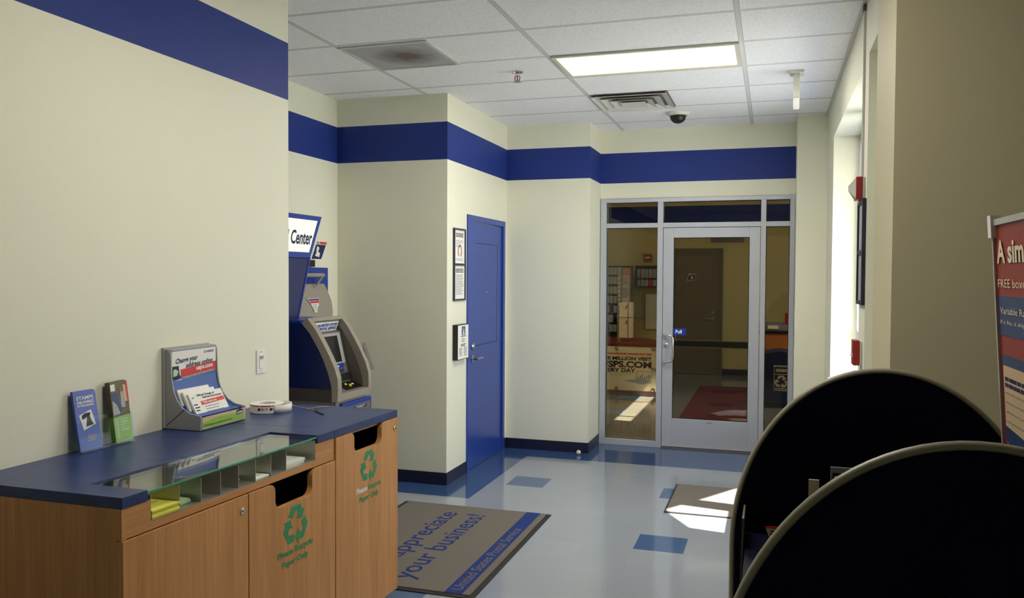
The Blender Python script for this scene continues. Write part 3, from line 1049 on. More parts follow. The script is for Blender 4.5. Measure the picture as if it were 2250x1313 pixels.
tr.box(0.1125, 0.9975, 0.003, 0.285, 0.9215, 0.9235).box(0.1125, 0.9975, 0.285, 0.288, 0.9215, 0.985)
tr.box(0.1125, 0.1150, 0.003, 0.285, 0.9235, 1.002).box(0.9950, 0.9975, 0.003, 0.285, 0.9235, 1.002)
tray = tr.build('literature_tray', M['dsteel'], c1)
for s in (0.237, 0.336, 0.431, 0.524, 0.618, 0.709, 0.803):
    MB(K).box(s - 0.001, s + 0.001, 0.004, 0.285, 0.9235, 1.003).build('divider', M['dsteel'], tray)
d1 = MB(K).prism(door_poly(-0.002, 0.5655, ZB, 0.8925), lambda p, q, h: (p, h, q), -0.004, 0.0195).build('cupboard_door', M['wood'], c1, bevel=0.0008)
def cam_lock(s, z, parent):
    l = MB()
    c = K(s, -0.004, z)
    l.lathe([(0.0105, -0.001), (0.0105, 0.004), (0.007, 0.005), (0.0, 0.005)], c, 'x', 20)
    lo = l.build('lock', M['chrome'], parent, smooth=True)
    k = MB().box(c[0] + 0.005, c[0] + 0.0055, c[1] - 0.0015, c[1] + 0.0015, c[2] - 0.005, c[2] + 0.005)
    k.build('keyhole', M['black'], lo)
cam_lock(0.531, 0.842, d1)
d2 = MB(K).prism(door_poly(0.5705, 1.135, ZB, 0.8925, 0.724, 0.966, 0.793), lambda p, q, h: (p, h, q), -0.004, 0.0195).build('recycling_door', M['wood'], c1, bevel=0.0008)
bx = MB(K)
for a in ((0.66, 0.664, 0.0205, 0.26, 0.40, 0.886), (1.03, 1.034, 0.0205, 0.26, 0.40, 0.886), (0.664, 1.03, 0.256, 0.26, 0.40, 0.886)):
    bx.box(*a)
bx.build('bin_liner', M['woodin'], c1)

def recycle_mark(cs, cz, sc, parent, t1, t2, hgt):
    m = MB(K)
    for q in recycle_polys(cs, cz, sc):
        m.prism(q, lambda p, z, h: (p, -0.004 - h, z), 0.0002, 0.0009)
    mo = m.build('recycling_symbol', M['green'], parent)
    R = Vector((0.042, 1, 0))
    for (s, z, s1_, txt) in t1:
        o = text('lettering', txt, K(s, -0.005, z), R, (0, 0, 1), hgt, M['paper'] if txt == 'Please' else M['green'], mo, bold=0.0009)
        me = o.data
        org = origin(o.parent)
        ys_ = [v.co.y for v in me.vertices]
        a, b = min(ys_), max(ys_)
        k = (s1_ - s) / (b - a)
        for v in me.vertices:
            y = (v.co.y - a) * k + (s + Y0 - org.y)
            v.co.y = y
            v.co.x = (X0 + 0.042 * (y + org.y - Y0) + 0.005) - org.x
recycle_mark(0.853, 0.702, 0.142, d2, [(0.738, 0.598, 0.968, 'Please Recycle'), (0.766, 0.556, 0.936, 'Paper Only')], None, 0.024)

# --- tall unit at the far end
c2 = thing('recycling_cabinet', 'tall maple recycling cabinet at the far end of the counter', 'cabinet', K(1.42, 0.3, 0.0))
cb = MB(K)
cb.use(M['wood'])
cb.box(1.140, 1.158, 0.0205, 0.55, ZB, 0.9875)
cb.box(1.677, 1.695, 0.0205, 0.55, ZB, 0.9875)
cb.use(M['woodin'])
cb.box(1.158, 1.677, 0.53, 0.55, ZB, 0.9875).box(1.158, 1.677, 0.021, 0.53, ZB, ZB + 0.018).box(1.158, 1.60, 0.10, 0.12, 0.0, ZB)
cb.use(M['woodh'])
cb.box(1.158, 1.677, 0.0205, 0.035, 0.974, 0.9875)
cb.build('carcass', None, c2)
d3 = MB(K).prism(door_poly(1.1415, 1.694, ZB, 0.986, 1.290, 1.535, 0.892), lambda p, q, h: (p, h, q), -0.004, 0.0195).build('recycling_door', M['wood'], c2, bevel=0.0008)
cam_lock(1.660, 0.940, d3)
bx = MB(K)
for a in ((1.24, 1.244, 0.036, 0.26, 0.45, 0.970), (1.60, 1.604, 0.036, 0.26, 0.45, 0.970), (1.244, 1.60, 0.256, 0.26, 0.45, 0.970)):
    bx.box(*a)
bx.build('bin_liner', M['woodin'], c2)
recycle_mark(1.415, 0.810, 0.132, d3, [(1.306, 0.704, 1.400, 'Please'), (1.412, 0.704, 1.524, 'Recycle'), (1.333, 0.662, 1.506, 'Paper Only')], None, 0.024)

# --- papers in the literature tray
def stack(name, label, s0, s1, t0, t1, z0, z1, m, n=4, sub=None, grp='paper stacks in the literature tray'):
    t = thing(name, label, 'paper', K((s0 + s1) / 2, (t0 + t1) / 2, z0), grp)
    hh = (z1 - z0) / n
    for i in range(n):
        j = 0.0015 * ((i * 7) % 3 - 1)
        MB(K).box(s0 + abs(j), s1 - abs(j), t0 + abs(j) * 2, t1 + j, z0 + i * hh, z0 + (i + 1) * hh - 0.0004).build('leaflet', m, t)
    if sub:
        p = MB(K)
        lines(p, lambda a, b, h: (a, b, z1 + h), s0 + 0.015, s1 - 0.015, t1 - 0.03, 7, 0.02, 0.004, sub, 0.0004, 0.5, 5)
        p.build('print', None, t)
    return t
stack('leaflet_stack', 'bright yellow leaflets filling the nearest tray compartment', 0.117, 0.234, 0.0, 0.22, 0.924, 0.953, M['ypaper'], 5, M['ltext'])
stack('leaflet_stack', 'pale green leaflets in the second tray compartment', 0.240, 0.318, 0.03, 0.22, 0.924, 0.940, M['gpaper'], 3)
stack('leaflet_stack', 'thin white cards in the middle tray compartment', 0.528, 0.590, 0.05, 0.20, 0.932, 0.937, M['paper'], 2)
t = stack('leaflet_stack', 'white cards with a lime green header in the sixth tray compartment', 0.622, 0.700, 0.005, 0.20, 0.924, 0.934, M['paper'], 2)
MB(K).box(0.623, 0.699, 0.10, 0.20, 0.9342, 0.9347).build('header_print', M['lime'], t)
t = stack('card_box', 'flat white open box of cards in the widest, farthest tray compartment', 0.812, 0.952, 0.02, 0.20, 0.924, 0.944, M['paper'], 2)

# ================================================================== BROCHURES ON THE COUNTER
def lean_box(mb, y0, y1, xb, zb, xt, zt, th, f=lambda y, z: 0.0):
    """thin slab leaning from (xb,zb) to (xt,zt), thickness th outward"""
    d = Vector((xt - xb, 0, zt - zb)).normalized()
    n = Vector((d.z, 0, -d.x))
    vs = []
    for (x, z) in ((xb, zb), (xt, zt)):
        for y in (y0, y1):
            for k in (0, th):
                vs.append((x + n.x * k, y, z + n.z * k))
    mb.add(vs, [(0, 1, 3, 2), (4, 6, 7, 5), (0, 4, 5, 1), (2, 3, 7, 6), (0, 2, 6, 4), (1, 5, 7, 3)])


def leanfn(yc, xb, zb, xt, zt, th):
    d = Vector((xt - xb, 0, zt - zb)).normalized()
    n = Vector((d.z, 0, -d.x))
    return (lambda p, q, h: (xb + n.x * (th + h) + d.x * q, yc + p, zb + n.z * (th + h) + d.z * q)), d, n


def acrylic(label, y0, y1, xb, tilt, hgt, depth):
    t = thing('brochure_holder', label, 'holder', ((xb - 0.02), (y0 + y1) / 2, CT), 'clear brochure holders on the counter')
    m = MB()
    zb = CT + 0.003
    lean_box(m, y0 - 0.004, y1 + 0.004, xb, zb, xb - tilt * 0.95, CT + 0.20, 0.002)
    m.box(xb, xb + depth, y0 - 0.004, y1 + 0.004, CT + 0.0005, CT + 0.003)
    lean_box(m, y0 - 0.004, y1 + 0.004, xb + depth, zb, xb + depth - tilt * hgt / 0.20, CT + hgt, 0.002)
    for y in (y0 - 0.005, y1 + 0.004):
        m.prism([(xb, zb), (xb + depth, zb), (xb + depth - tilt * hgt / 0.20, CT + hgt), (xb - tilt * hgt / 0.20, CT + hgt)], lambda p, q, h: (p, y + h, q), 0, 0.0015)
    m.build('acrylic_pocket', M['acrylic'], t)
    return t

# left: blue stamps leaflet
acrylic('clear holder with blue stamp leaflets, nearest on the counter', 2.349, 2.478, -2.392, 0.038, 0.125, 0.030)
t = thing('brochure', 'blue leaflet about stamps with bell stamp picture, standing in holder', 'brochure', (-2.39, 2.41, CT + 0.004), 'brochures standing on the counter')
m = MB()
xb, xt = -2.3885, -2.425
yA, yB_ = 2.352, 2.462
fn, dd, nn = leanfn(2.407, xb, CT + 0.004, xt, CT + 0.222, 0.010)
hw = 0.052
pts = [(-hw, 0), (hw, 0), (hw, 0.208), (hw - 0.004, 0.216), (hw - 0.012, 0.220), (-hw, 0.220)]
m.prism(pts, fn, -0.010, 0.0)
m.build('cover', M['brochblue'], t)
pr_ = MB().use(M['paper'])
sq = [(-0.034, 0.096), (0.022, 0.084), (0.036, 0.144), (-0.018, 0.160)]
pr_.prism([(-0.030, 0.088), (0.030, 0.098), (0.020, 0.160), (-0.040, 0.150)] if False else [(-0.024, 0.074), (0.034, 0.090), (0.020, 0.146), (-0.038, 0.130)], fn, 0.0002, 0.0010)
pr_.use(M['bell']).prism([(-0.012, 0.086), (0.024, 0.090), (0.016, 0.104), (0.010, 0.125), (-0.003, 0.126), (-0.006, 0.104)], fn, 0.0010, 0.0016)
pr_.use(M['blackm']).prism([(-0.026, 0.114), (-0.014, 0.116), (-0.004, 0.122), (0.012, 0.126), (0.014, 0.136), (-0.010, 0.136), (-0.026, 0.128)], fn, 0.0010, 0.0018)
lines(pr_, fn, -0.012, 0.034, 0.052, 3, 0.008, 0.003, M['beige'], 0.0008, 0.3, 8)
pr_.build('print', None, t)
dv = Vector(dd)
for txt, q, hh, wdt in (('STAMPS', 0.186, 0.0135, 0.078), ('DELIVERED', 0.171, 0.0105, 0.078), ('TO YOUR MAILBOX', 0.161, 0.0062, 0.078)):
    P = fn(-0.040, q, 0.0006)
    o = text('lettering', txt, P, (0, 1, 0), dv, hh, M['paper'], t, bold=0.0004)
    ys_ = [v.co.y for v in o.data.vertices]
    a, b = min(ys_), max(ys_)
    for v in o.data.vertices:
        v.co.y = a + (v.co.y - a) * wdt / (b - a)

# right: photo brochure with lime base
acrylic('clear holder with the photo and lime green brochures, second on the counter', 2.515, 2.605, -2.395, 0.034, 0.115, 0.032)
t = thing('brochure', 'brochure with dark retail photo above a lime green base, in holder', 'brochure', (-2.39, 2.56, CT + 0.004), 'brochures standing on the counter')
fn, dd, nn = leanfn(2.560, -2.3915, CT + 0.006, -2.425, CT + 0.238, 0.022)
m = MB()
m.use(M['lime']).prism([(-0.044, 0), (0.044, 0), (0.044, 0.100), (-0.044, 0.094)], fn, -0.022, 0.0)
m.use(M['photog']).prism([(-0.044, 0.094), (0.044, 0.100), (0.044, 0.228), (0.030, 0.234), (-0.044, 0.230)], fn, -0.022, 0.0)
m.build('cover', None, t)
p = MB()
p.use(M['posterblue']).prism([(-0.038, 0.135), (-0.004, 0.112), (0.006, 0.118), (-0.014, 0.190), (-0.040, 0.185)], fn, 0.0002, 0.0008)
p.use(M['grayp']).prism([(-0.042, 0.102), (-0.006, 0.106), (-0.020, 0.142), (-0.040, 0.160)], fn, 0.0003, 0.0012)
p.use(M['paper']).prism([(-0.042, 0.195), (-0.020, 0.195), (-0.020, 0.222), (-0.042, 0.220)], fn, 0.0003, 0.001)
p.use(M['redp']).prism([(0.036, 0.15), (0.044, 0.145), (0.044, 0.228), (0.036, 0.23)], fn, 0.0003, 0.001)
p.use(M['brown']).prism([(0.000, 0.190), (0.012, 0.192), (0.014, 0.208), (0.002, 0.210)], fn, 0.0003, 0.001)
p.use(M['grayp']).prism([(0.002, 0.130), (0.024, 0.128), (0.022, 0.190), (0.004, 0.190)], fn, 0.0003, 0.001)
p.use(M['beige']).prism([(0.022, 0.150), (0.036, 0.150), (0.034, 0.215), (0.020, 0.215)], fn, 0.0002, 0.0008)
p.use(M['paper'])
lines(p, fn, -0.012, 0.030, 0.086, 5, 0.010, 0.004, M['gpaper'], 0.0008, 0.5, 4)
lines(p, fn, -0.034, -0.020, 0.086, 9, 0.008, 0.005, M['gpaper'], 0.0008, 0.1, 6)
eagle(p, fn, 0.000, 0.010, 0.010, 0.007, M['ink'], M['paper'])
p.build('print', None, t)

# ================================================================== CHANGE-OF-ADDRESS DISPLAY
t = thing('display_stand', 'grey countertop stand headed Change your address online, with leaflet pocket', 'display stand', (-2.35, 2.99, CT))
ya, yb = 2.845, 3.150
prof_out = []
# side profile in X-Z : back against the wall, curved front, low tray
P0 = [(-2.428, CT + 0.002), (-2.248, CT + 0.002), (-2.246, CT + 0.062), (-2.262, CT + 0.066), (-2.300, CT + 0.072), (-2.338, CT + 0.092), (-2.366, CT + 0.124), (-2.384, CT + 0.165), (-2.392, CT + 0.215), (-2.396, CT + 0.320), (-2.404, CT + 0.334), (-2.430, CT + 0.336)]
sd = MB()
for y in (ya, yb - 0.007):
    sd.prism(P0, lambda p, q, h: (p, y + h, q), 0, 0.007)
sd.box(-2.434, -2.424, ya - 0.008, yb - 0.02, CT + 0.004, CT + 0.342)
sd.box(-2.424, -2.248, ya + 0.007, yb - 0.007, CT + 0.002, CT + 0.006)
sd.box(-2.252, -2.246, ya + 0.007, yb - 0.007, CT + 0.006, CT + 0.056)
sd.box(-2.430, -2.398, ya + 0.007, yb - 0.007, CT + 0.326, CT + 0.335)
sd.build('shell', M['grayp'], t, bevel=0.0015)
MB().prism([(-2.424, CT + 0.012), (-2.420, CT + 0.012), (-2.326, CT + 0.086), (-2.328, CT + 0.089)], lambda p, q, h: (p, ya - h, q), 0, 0.0006).build('side_groove', M['gasket'], t)
# curved back liner
cur = [(-2.398, CT + 0.326), (-2.398, CT + 0.215), (-2.390, CT + 0.165), (-2.371, CT + 0.119), (-2.342, CT + 0.086), (-2.302, CT + 0.064), (-2.262, CT + 0.058)]
ln_ = MB()
for i in range(len(cur) - 1):
    (xa_, za_), (xb_, zb_) = cur[i], cur[i + 1]
    y_ = (ya + 0.008, yb - 0.008)
    ln_.add([(xa_, y_[0], za_), (xa_, y_[1], za_), (xb_, y_[1], zb_), (xb_, y_[0], zb_), (xa_ - 0.003, y_[0], za_ - 0.003), (xa_ - 0.003, y_[1], za_ - 0.003), (xb_ - 0.003, y_[1], zb_ - 0.003), (xb_ - 0.003, y_[0], zb_ - 0.003)], [(0, 1, 2, 3), (7, 6, 5, 4), (0, 3, 7, 4), (1, 5, 6, 2)])
ln_.build('curved_liner', M['sky'], t)
fn = FX(-2.398)
p = MB()
a, b = ya + 0.010, yb - 0.010
z0 = CT
panel(p, fn, a, b, z0 + 0.215, z0 + 0.325, M['paper'], 0.0008)
p.use(M['sky']).prism([(a, z0 + 0.130), (b, z0 + 0.130), (b, z0 + 0.222), (a, z0 + 0.205)], fn, 0.0, 0.0011) if False else None
p.use(M['sky']).prism([(a, z0 + 0.190), (b, z0 + 0.190), (b, z0 + 0.235), (a, z0 + 0.218)], fn, 0.0005, 0.0013)
p.use(M['redp']).prism([(a + 0.055, z0 + 0.212), (b, z0 + 0.228), (b, z0 + 0.262), (a + 0.052, z0 + 0.245)], fn, 0.0009, 0.0018)
p.use(M['ltext']).prism([(a + 0.060, z0 + 0.200), (b, z0 + 0.218), (b, z0 + 0.228), (a + 0.058, z0 + 0.212)], fn, 0.0009, 0.0018)
# laptop picture
p.use(M['ink']).prism([(a + 0.002, z0 + 0.200), (a + 0.048, z0 + 0.206), (a + 0.040, z0 + 0.262), (a + 0.002, z0 + 0.262)], fn, 0.0009, 0.0018)
p.use(M['gpaper']).prism([(a + 0.006, z0 + 0.218), (a + 0.030, z0 + 0.222), (a + 0.038, z0 + 0.240), (a + 0.020, z0 + 0.250), (a + 0.006, z0 + 0.246)], fn, 0.0018, 0.0022)
p.use(M['paper']).prism([(a + 0.002, z0 + 0.200), (a + 0.052, z0 + 0.206), (a + 0.095, z0 + 0.188), (a + 0.030, z0 + 0.165), (a + 0.002, z0 + 0.176)], fn, 0.0009, 0.0022)
eagle(p, fn, b - 0.082, z0 + 0.304, 0.013, 0.009, M['ink'], M['paper'], 0.0014)
lines(p, fn, b - 0.062, b - 0.014, z0 + 0.313, 2, 0.005, 0.003, M['ink'], 0.0014, 0.05, 3)
p.build('poster_insert', None, t)
def fit_text(o, axis, a, b):
    k = {'x': 0, 'y': 1, 'z': 2}[axis]
    org = origin(o.parent)
    vs = [v.co[k] for v in o.data.vertices]
    lo, hi = min(vs), max(vs)
    for v in o.data.vertices:
        v.co[k] = a - org[k] + (v.co[k] - lo) * (b - a) / (hi - lo)
    return o
up = (0, 0, 1)
R = (0, 1, 0.055)
fit_text(text('lettering', 'Change your', (-2.3968, a + 0.024, z0 + 0.272), R, up, 0.021, M['ink'], t, shear=0.2, bold=0.0006), 'y', a + 0.022, a + 0.162)
fit_text(text('lettering', 'address online', (-2.3968, a + 0.08, z0 + 0.250), R, up, 0.021, M['ink'], t, shear=0.2, bold=0.0006), 'y', a + 0.085, b - 0.024)
fit_text(text('lettering', 'usps.com', (-2.3958, a + 0.15, z0 + 0.234), R, up, 0.019, M['paper'], t, shear=0.2, bold=0.0010), 'y', a + 0.150, b - 0.024)
fit_text(text('lettering', 'The easiest, most effective way to change your address.', (-2.3958, a + 0.07, z0 + 0.207), (0, 1, 0.07), up, 0.007, M['paper'], t, shear=0.2), 'y', a + 0.066, b - 0.024)
fs = MB()
fn = FX(-2.246)
panel(fs, fn, ya + 0.010, yb - 0.008, CT + 0.007, CT + 0.056, M['beige'], 0.0008)
fs.use(M['lime']).prism([(ya + 0.012, CT + 0.010), (yb - 0.012, CT + 0.010), (yb - 0.012, CT + 0.028), (yb - 0.10, CT + 0.044), (yb - 0.2, CT + 0.046), (ya + 0.012, CT + 0.034)], fn, 0.0004, 0.0012)
fs.use(M['ink']).prism([(yb - 0.070, CT + 0.034), (yb - 0.022, CT + 0.034), (yb - 0.022, CT + 0.050), (yb - 0.036, CT + 0.056), (yb - 0.046, CT + 0.0575), (yb - 0.056, CT + 0.055), (yb - 0.070, CT + 0.050)], fn, 0.0008, 0.0016)
fso = fs.build('front_label', None, t)
fit_text(text('lettering', "LOWE'S", (-2.2441, yb - 0.067, CT + 0.038), (0, 1, 0), up, 0.009, M['paper'], fso, bold=0.0005), 'y', yb - 0.066, yb - 0.027)
fit_text(text('lettering', 'Everything you need for your home.', (-2.2447, ya + 0.02, CT + 0.018), (0, 1, 0), up, 0.010, M['ink'], fso), 'y', ya + 0.018, yb - 0.100)

# leaflets in its pocket
for i, (x_, sp, lab) in enumerate(((-2.328, 0.0, 'rearmost white booklets leaning in the grey display stand'), (-2.302, 0.010, 'middle white booklet leaning in the grey display stand'), (-2.280, 0.018, 'front address booklet with red title bar in the grey display stand'))):
    t2 = thing('address_booklet', lab, 'booklet', (x_, 2.98, CT + 0.008), 'booklets in the display stand')
    yl, yr = 2.862 + sp, 3.062 + sp
    if i == 2:
        yl, yr = 2.885, 3.100
    ll = 0.150
    hb = CT + (0.070, 0.068, 0.012)[i] + 0.0
    hb = CT + 0.010
    xtp = x_ - (0.060, 0.066, 0.072)[i]
    ztp = CT + (0.160, 0.150, 0.140)[i]
    fn, dd, nn = leanfn(0, x_, hb, xtp, ztp, 0.010)
    m = MB()
    lean_box(m, yl, yr, x_, hb, xtp, ztp, 0.010)
    m.build('pages', M['paper'], t2)
    L = math.hypot(xtp - x_, ztp - hb)
    if i == 2:
        p = MB()
        p.use(M['redp']).prism([(yl + 0.055, L * 0.60), (yr - 0.006, L * 0.64), (yr - 0.006, L * 0.76), (yl + 0.055, L * 0.72)], fn, 0.0002, 0.001)
        lines(p, fn, yl + 0.07, yr - 0.03, L * 0.55, 5, 0.012, 0.003, M['ltext'], 0.0008, 0.4, 9)
        lines(p, fn, yl + 0.008, yl + 0.04, L * 0.66, 3, 0.013, 0.005, M['blackm'], 0.0008, 0.3, 2)
        p.use(M['ink']).prism([(yl + 0.010, L * 0.10), (yl + 0.040, L * 0.10), (yl + 0.040, L * 0.30), (yl + 0.010, L * 0.30)], fn, 0.0002, 0.001)
        eagle(p, fn, yl + 0.012, L * 0.84, 0.012, 0.006, M['ink'], M['paper'])
        po = p.build('print', None, t2)
        fit_text(text('lettering', 'Official Change of', fn(yl + 0.05, L * 0.885, 0.0006), (0, 1, 0), dd, 0.0085, M['ink'], t2, bold=0.0003), 'y', yl + 0.045, yr - 0.055)
        fit_text(text('lettering', 'Address Instructions', fn(yl + 0.07, L * 0.80, 0.0006), (0, 1, 0), dd, 0.0085, M['ink'], t2, bold=0.0003), 'y', yl + 0.075, yr - 0.012)
        fit_text(text('lettering', 'Visit usps.com', fn(yl + 0.06, L * 0.645, 0.0014), (0, 1, 0.02), dd, 0.009, M['paper'], t2, bold=0.0004), 'y', yl + 0.065, yr - 0.06)

# ================================================================== LABEL ROLL
rc = Vector((-2.285, 3.372, CT + 0.001))
t = thing('label_roll', 'roll of white red-edged postal labels beside the display stand', 'label roll', rc)
hh = 0.040
ring = MB()
ring.lathe([(0.040, 0), (0.078, 0), (0.079, 0.001), (0.079, hh - 0.001), (0.078, hh), (0.040, hh), (0.040, 0)], rc, 'z', 40)
ring.build('roll', M['paper'], t, smooth=True)
rd = MB()
for k in range(9):
    a0_, a1_ = k * 0.70, k * 0.70 + 0.64
    n = 8
    vs, fs_ = [], []
    for i in range(n + 1):
        a_ = a0_ + (a1_ - a0_) * i / n
        for z_ in (hh - 0.007, hh - 0.002):
            vs.append((rc.x + 0.0795 * math.cos(a_), rc.y + 0.0795 * math.sin(a_), rc.z + z_))
    for i in range(n):
        fs_.append((2 * i, 2 * i + 2, 2 * i + 3, 2 * i + 1))
    rd.add(vs, fs_)
rd.build('red_edge', M['redp'], t)
pr_ = MB()
def cyl(p, q, h):
    a_ = p
    return (rc.x + (0.0796 + h) * math.cos(a_), rc.y + (0.0796 + h) * math.sin(a_), rc.z + q)
for a_ in (-1.55, -0.85, -0.15, 0.55):
    pr_.use(M['ink']).prism([(a_, 0.014), (a_ + 0.14, 0.014), (a_ + 0.17, 0.026), (a_ + 0.03, 0.026)], cyl, 0, 0.0004)
    pr_.use(M['ltext'])
    for r_ in range(2):
        pr_.prism([(a_ + 0.19, 0.022 - r_ * 0.005), (a_ + 0.40, 0.022 - r_ * 0.005), (a_ + 0.40, 0.025 - r_ * 0.005), (a_ + 0.19, 0.025 - r_ * 0.005)], cyl, 0, 0.0003)
    pr_.use(M['redp']).prism([(a_ + 0.50, 0.018), (a_ + 0.56, 0.018), (a_ + 0.56, 0.026), (a_ + 0.50, 0.026)], cyl, 0, 0.0003)
pr_.build('print', None, t)
# loose outer turn of backing paper
vs, fs_ = [], []
n = 20
for i in range(n + 1):
    a_ = -0.6 + 2.6 * i / n
    r_ = 0.080 + 0.034 * math.sin(math.pi * i / n) ** 1.0
    for z_ in (0.0, hh - 0.002):
        vs.append((rc.x + r_ * math.cos(a_), rc.y + r_ * math.sin(a_), rc.z + z_))
for i in range(n):
    fs_.append((2 * i, 2 * i + 2, 2 * i + 3, 2 * i + 1))
o = MB().add(vs, fs_).build('loose_end', M['paper'], t, smooth=True)
md = o.modifiers.new('thick', 'SOLIDIFY'); md.thickness = 0.001

# ================================================================== PEN ON A CORD
t = thing('counter_pen', 'black pen on a thin tan cord lying on the far worktop', 'pen', (-2.03, 3.41, CT))
zc = CT + 0.004
MB().tube([(-2.085, 3.470, zc + 0.002), (-2.055, 3.435, zc + 0.001), (-1.985, 3.372, zc)], [0.0045, 0.0052, 0.0035], 10).build('pen_barrel', M['black'], t, smooth=True)
cord = [(-2.385, 3.565), (-2.33, 3.575), (-2.275, 3.558), (-2.20, 3.52), (-2.145, 3.492), (-2.125, 3.52), (-2.10, 3.575), (-2.075, 3.590), (-2.10, 3.56), (-2.14, 3.50), (-2.12, 3.47), (-2.09, 3.473)]
pts = []
for i in range(len(cord) - 1):
    for k in range(5):
        u_ = k / 5
        p_, q_ = Vector(cord[i]), Vector(cord[i + 1])
        pts.append((p_.x + (q_.x - p_.x) * u_, p_.y + (q_.y - p_.y) * u_, CT + 0.003))
MB().tube(pts, 0.0017, 6).build('cord', M['string'], t, smooth=True)
MB().lathe([(0.018, 0.0005), (0.018, 0.004), (0.008, 0.009), (0.0, 0.010)], (-2.395, 3.566, CT), 'z', 16).build('cord_anchor', M['black'], t, smooth=True)

# ================================================================== POSTAL KIOSK IN THE ALCOVE
Ya, Yb = 4.770, 5.243
kt = thing('postal_kiosk', 'navy and grey self-service postal kiosk with curved front in the alcove', 'kiosk', (-3.05, 5.0, 0.0))
outer = [(-2.926, 1.385), (-2.864, 1.312), (-2.808, 1.224), (-2.759, 1.137), (-2.722, 1.062), (-2.700, 0.992), (-2.696, 0.921), (-2.701, 0.837)]
inner = [(-2.970, 1.352), (-2.908, 1.284), (-2.848, 1.189), (-2.803, 1.104), (-2.767, 1.011), (-2.746, 0.935), (-2.744, 0.837)]
FYp = lambda p, q, h: (p, h, q)
# body sides
bodyp = [(-3.42, 0.92)] + [(-2.744, 0.92)] + [(x, z) for x, z in reversed(inner[:-1])] + [(-3.42, 1.356)]
MB().prism(bodyp, FYp, Ya + 0.004, Ya + 0.03).build('side_panel', M['atmn'], kt)
pl = [(-3.42, 0.0), (-2.744, 0.0), (-2.744, 0.916), (-3.42, 0.916)]
MB().prism([(-3.42, 0.834), (-2.744, 0.834), (-2.744, 0.919), (-3.42, 0.919)], FYp, Ya + 0.006, Ya + 0.03).build('side_band', M['atmstripe'], kt)
MB().prism([(-3.42, 0.0), (-2.744, 0.0), (-2.744, 0.833), (-3.42, 0.833)], FYp, Ya + 0.006, Ya + 0.03).build('lower_side', M['atmd'], kt)
cheek = [(-3.42, 0.84), (-2.720, 0.84)] + [(x + 0.014, z + 0.006) for x, z in reversed(inner[:-1])] + [(-3.42, 1.356)]
MB().prism(cheek, FYp, Yb - 0.042, Yb - 0.006).build('side_panel', M['atmd'], kt)
MB().box(-3.42, -2.98, Ya + 0.004, Yb - 0.006, 1.352, 1.368).build('top_panel', M['atmb'], kt)
# rim
ringp = outer + list(reversed(inner))
rim = MB()
rim.prism(ringp, FYp, Ya, Ya + 0.052)
rim.prism(ringp, FYp, Yb - 0.044, Yb)
rim.prism([(-2.970, 1.352), (-2.926, 1.385), (-2.905, 1.362), (-2.950, 1.335)], FYp, Ya + 0.052, Yb - 0.044)
rim.prism([(-2.744, 0.837), (-2.701, 0.837), (-2.698, 0.884), (-2.744, 0.884)], FYp, Ya + 0.052, Yb - 0.044)
rim.build('front_rim', M['atmg'], kt, bevel=0.002)
# recessed face
ci0, ci1 = Ya + 0.052, Yb - 0.044
backp = [(-2.99, 1.350), (-2.925, 1.350), (-2.948, 1.283), (-2.920, 1.272), (-2.838, 0.930), (-2.745, 0.884), (-2.99, 0.884)]
MB().prism(backp, FYp, ci0, ci1).build('recess_face', M['atmd'], kt)
# header plate with lettering
def slantfn(xa, za, xb, zb):
    d = Vector((xb - xa, 0, zb - za)).normalized()   # upwards
    n = Vector((d.z, 0, -d.x))
    return (lambda p, q, h: (xa + d.x * q + n.x * h, p, za + d.z * q + n.z * h)), d, n
fn, dd, nn = slantfn(-2.948, 1.283, -2.925, 1.350)
p = MB()
panel(p, fn, ci0 + 0.045, ci1 - 0.02, 0.001, 0.068, M['paper'], 0.004)
eagle(p, lambda a_, b_, h: fn(a_, b_, h + 0.004), ci0 + 0.055, 0.012, 0.05, 0.040, M['atmb'], M['paper'], 0.001)
po = lbl(p.build('header_plate', None, kt), 'white plate lettered in blue at the top of the recess')
for txt, q in (('UNITED STATES', 0.037), ('POSTAL SERVICE', 0.010)):
    fit_text(text('lettering', txt, fn(ci0 + 0.12, q, 0.005), (0, 1, 0), dd, 0.021, M['atmb'], po, shear=0.25, bold=0.0010), 'y', ci0 + 0.118, ci1 - 0.028)
# screen
fn, dd, nn = slantfn(-2.838, 0.930, -2.920, 1.272)
p = MB()
panel(p, fn, ci0 + 0.02, ci1 - 0.03, 0.130, 0.345, M['grayp'], 0.006)
panel(p, lambda a_, b_, h: fn(a_, b_, h + 0.006), ci0 + 0.05, ci1 - 0.075, 0.140, 0.325, M['black'], 0.002)
lbl(p.build('screen', None, kt), 'black touch screen in a pale bezel')
p = MB()
panel(p, fn, ci0 + 0.13, ci1 - 0.06, 0.098, 0.126, M['atmb'], 0.004)
panel(p, fn, ci0 + 0.15, ci1 - 0.065, 0.066, 0.090, M['ink'], 0.004)
p.use(M['paper']).prism([(ci0 + 0.19, 0.106), (ci0 + 0.25, 0.106), (ci0 + 0.255, 0.116), (ci0 + 0.195, 0.116)], fn, 0.004, 0.005)
p.prism([(ci0 + 0.21, 0.074), (ci0 + 0.23, 0.074), (ci0 + 0.23, 0.084), (ci0 + 0.21, 0.084)], fn, 0.004, 0.005)
p.build('instruction_label', None, kt)
p = MB()
panel(p, fn, ci0 + 0.17, ci1 - 0.02, 0.008, 0.058, M['black'], 0.024)
p.build('card_reader', None, kt)
fn, dd, nn = slantfn(-2.745, 0.884, -2.838, 0.930)
p = MB()
panel(p, fn, ci0 + 0.16, ci1 - 0.005, 0.008, 0.085, M['black'], 0.006)
ko = p.build('keypad', None, kt)
p = MB().use(M['ypaper'])
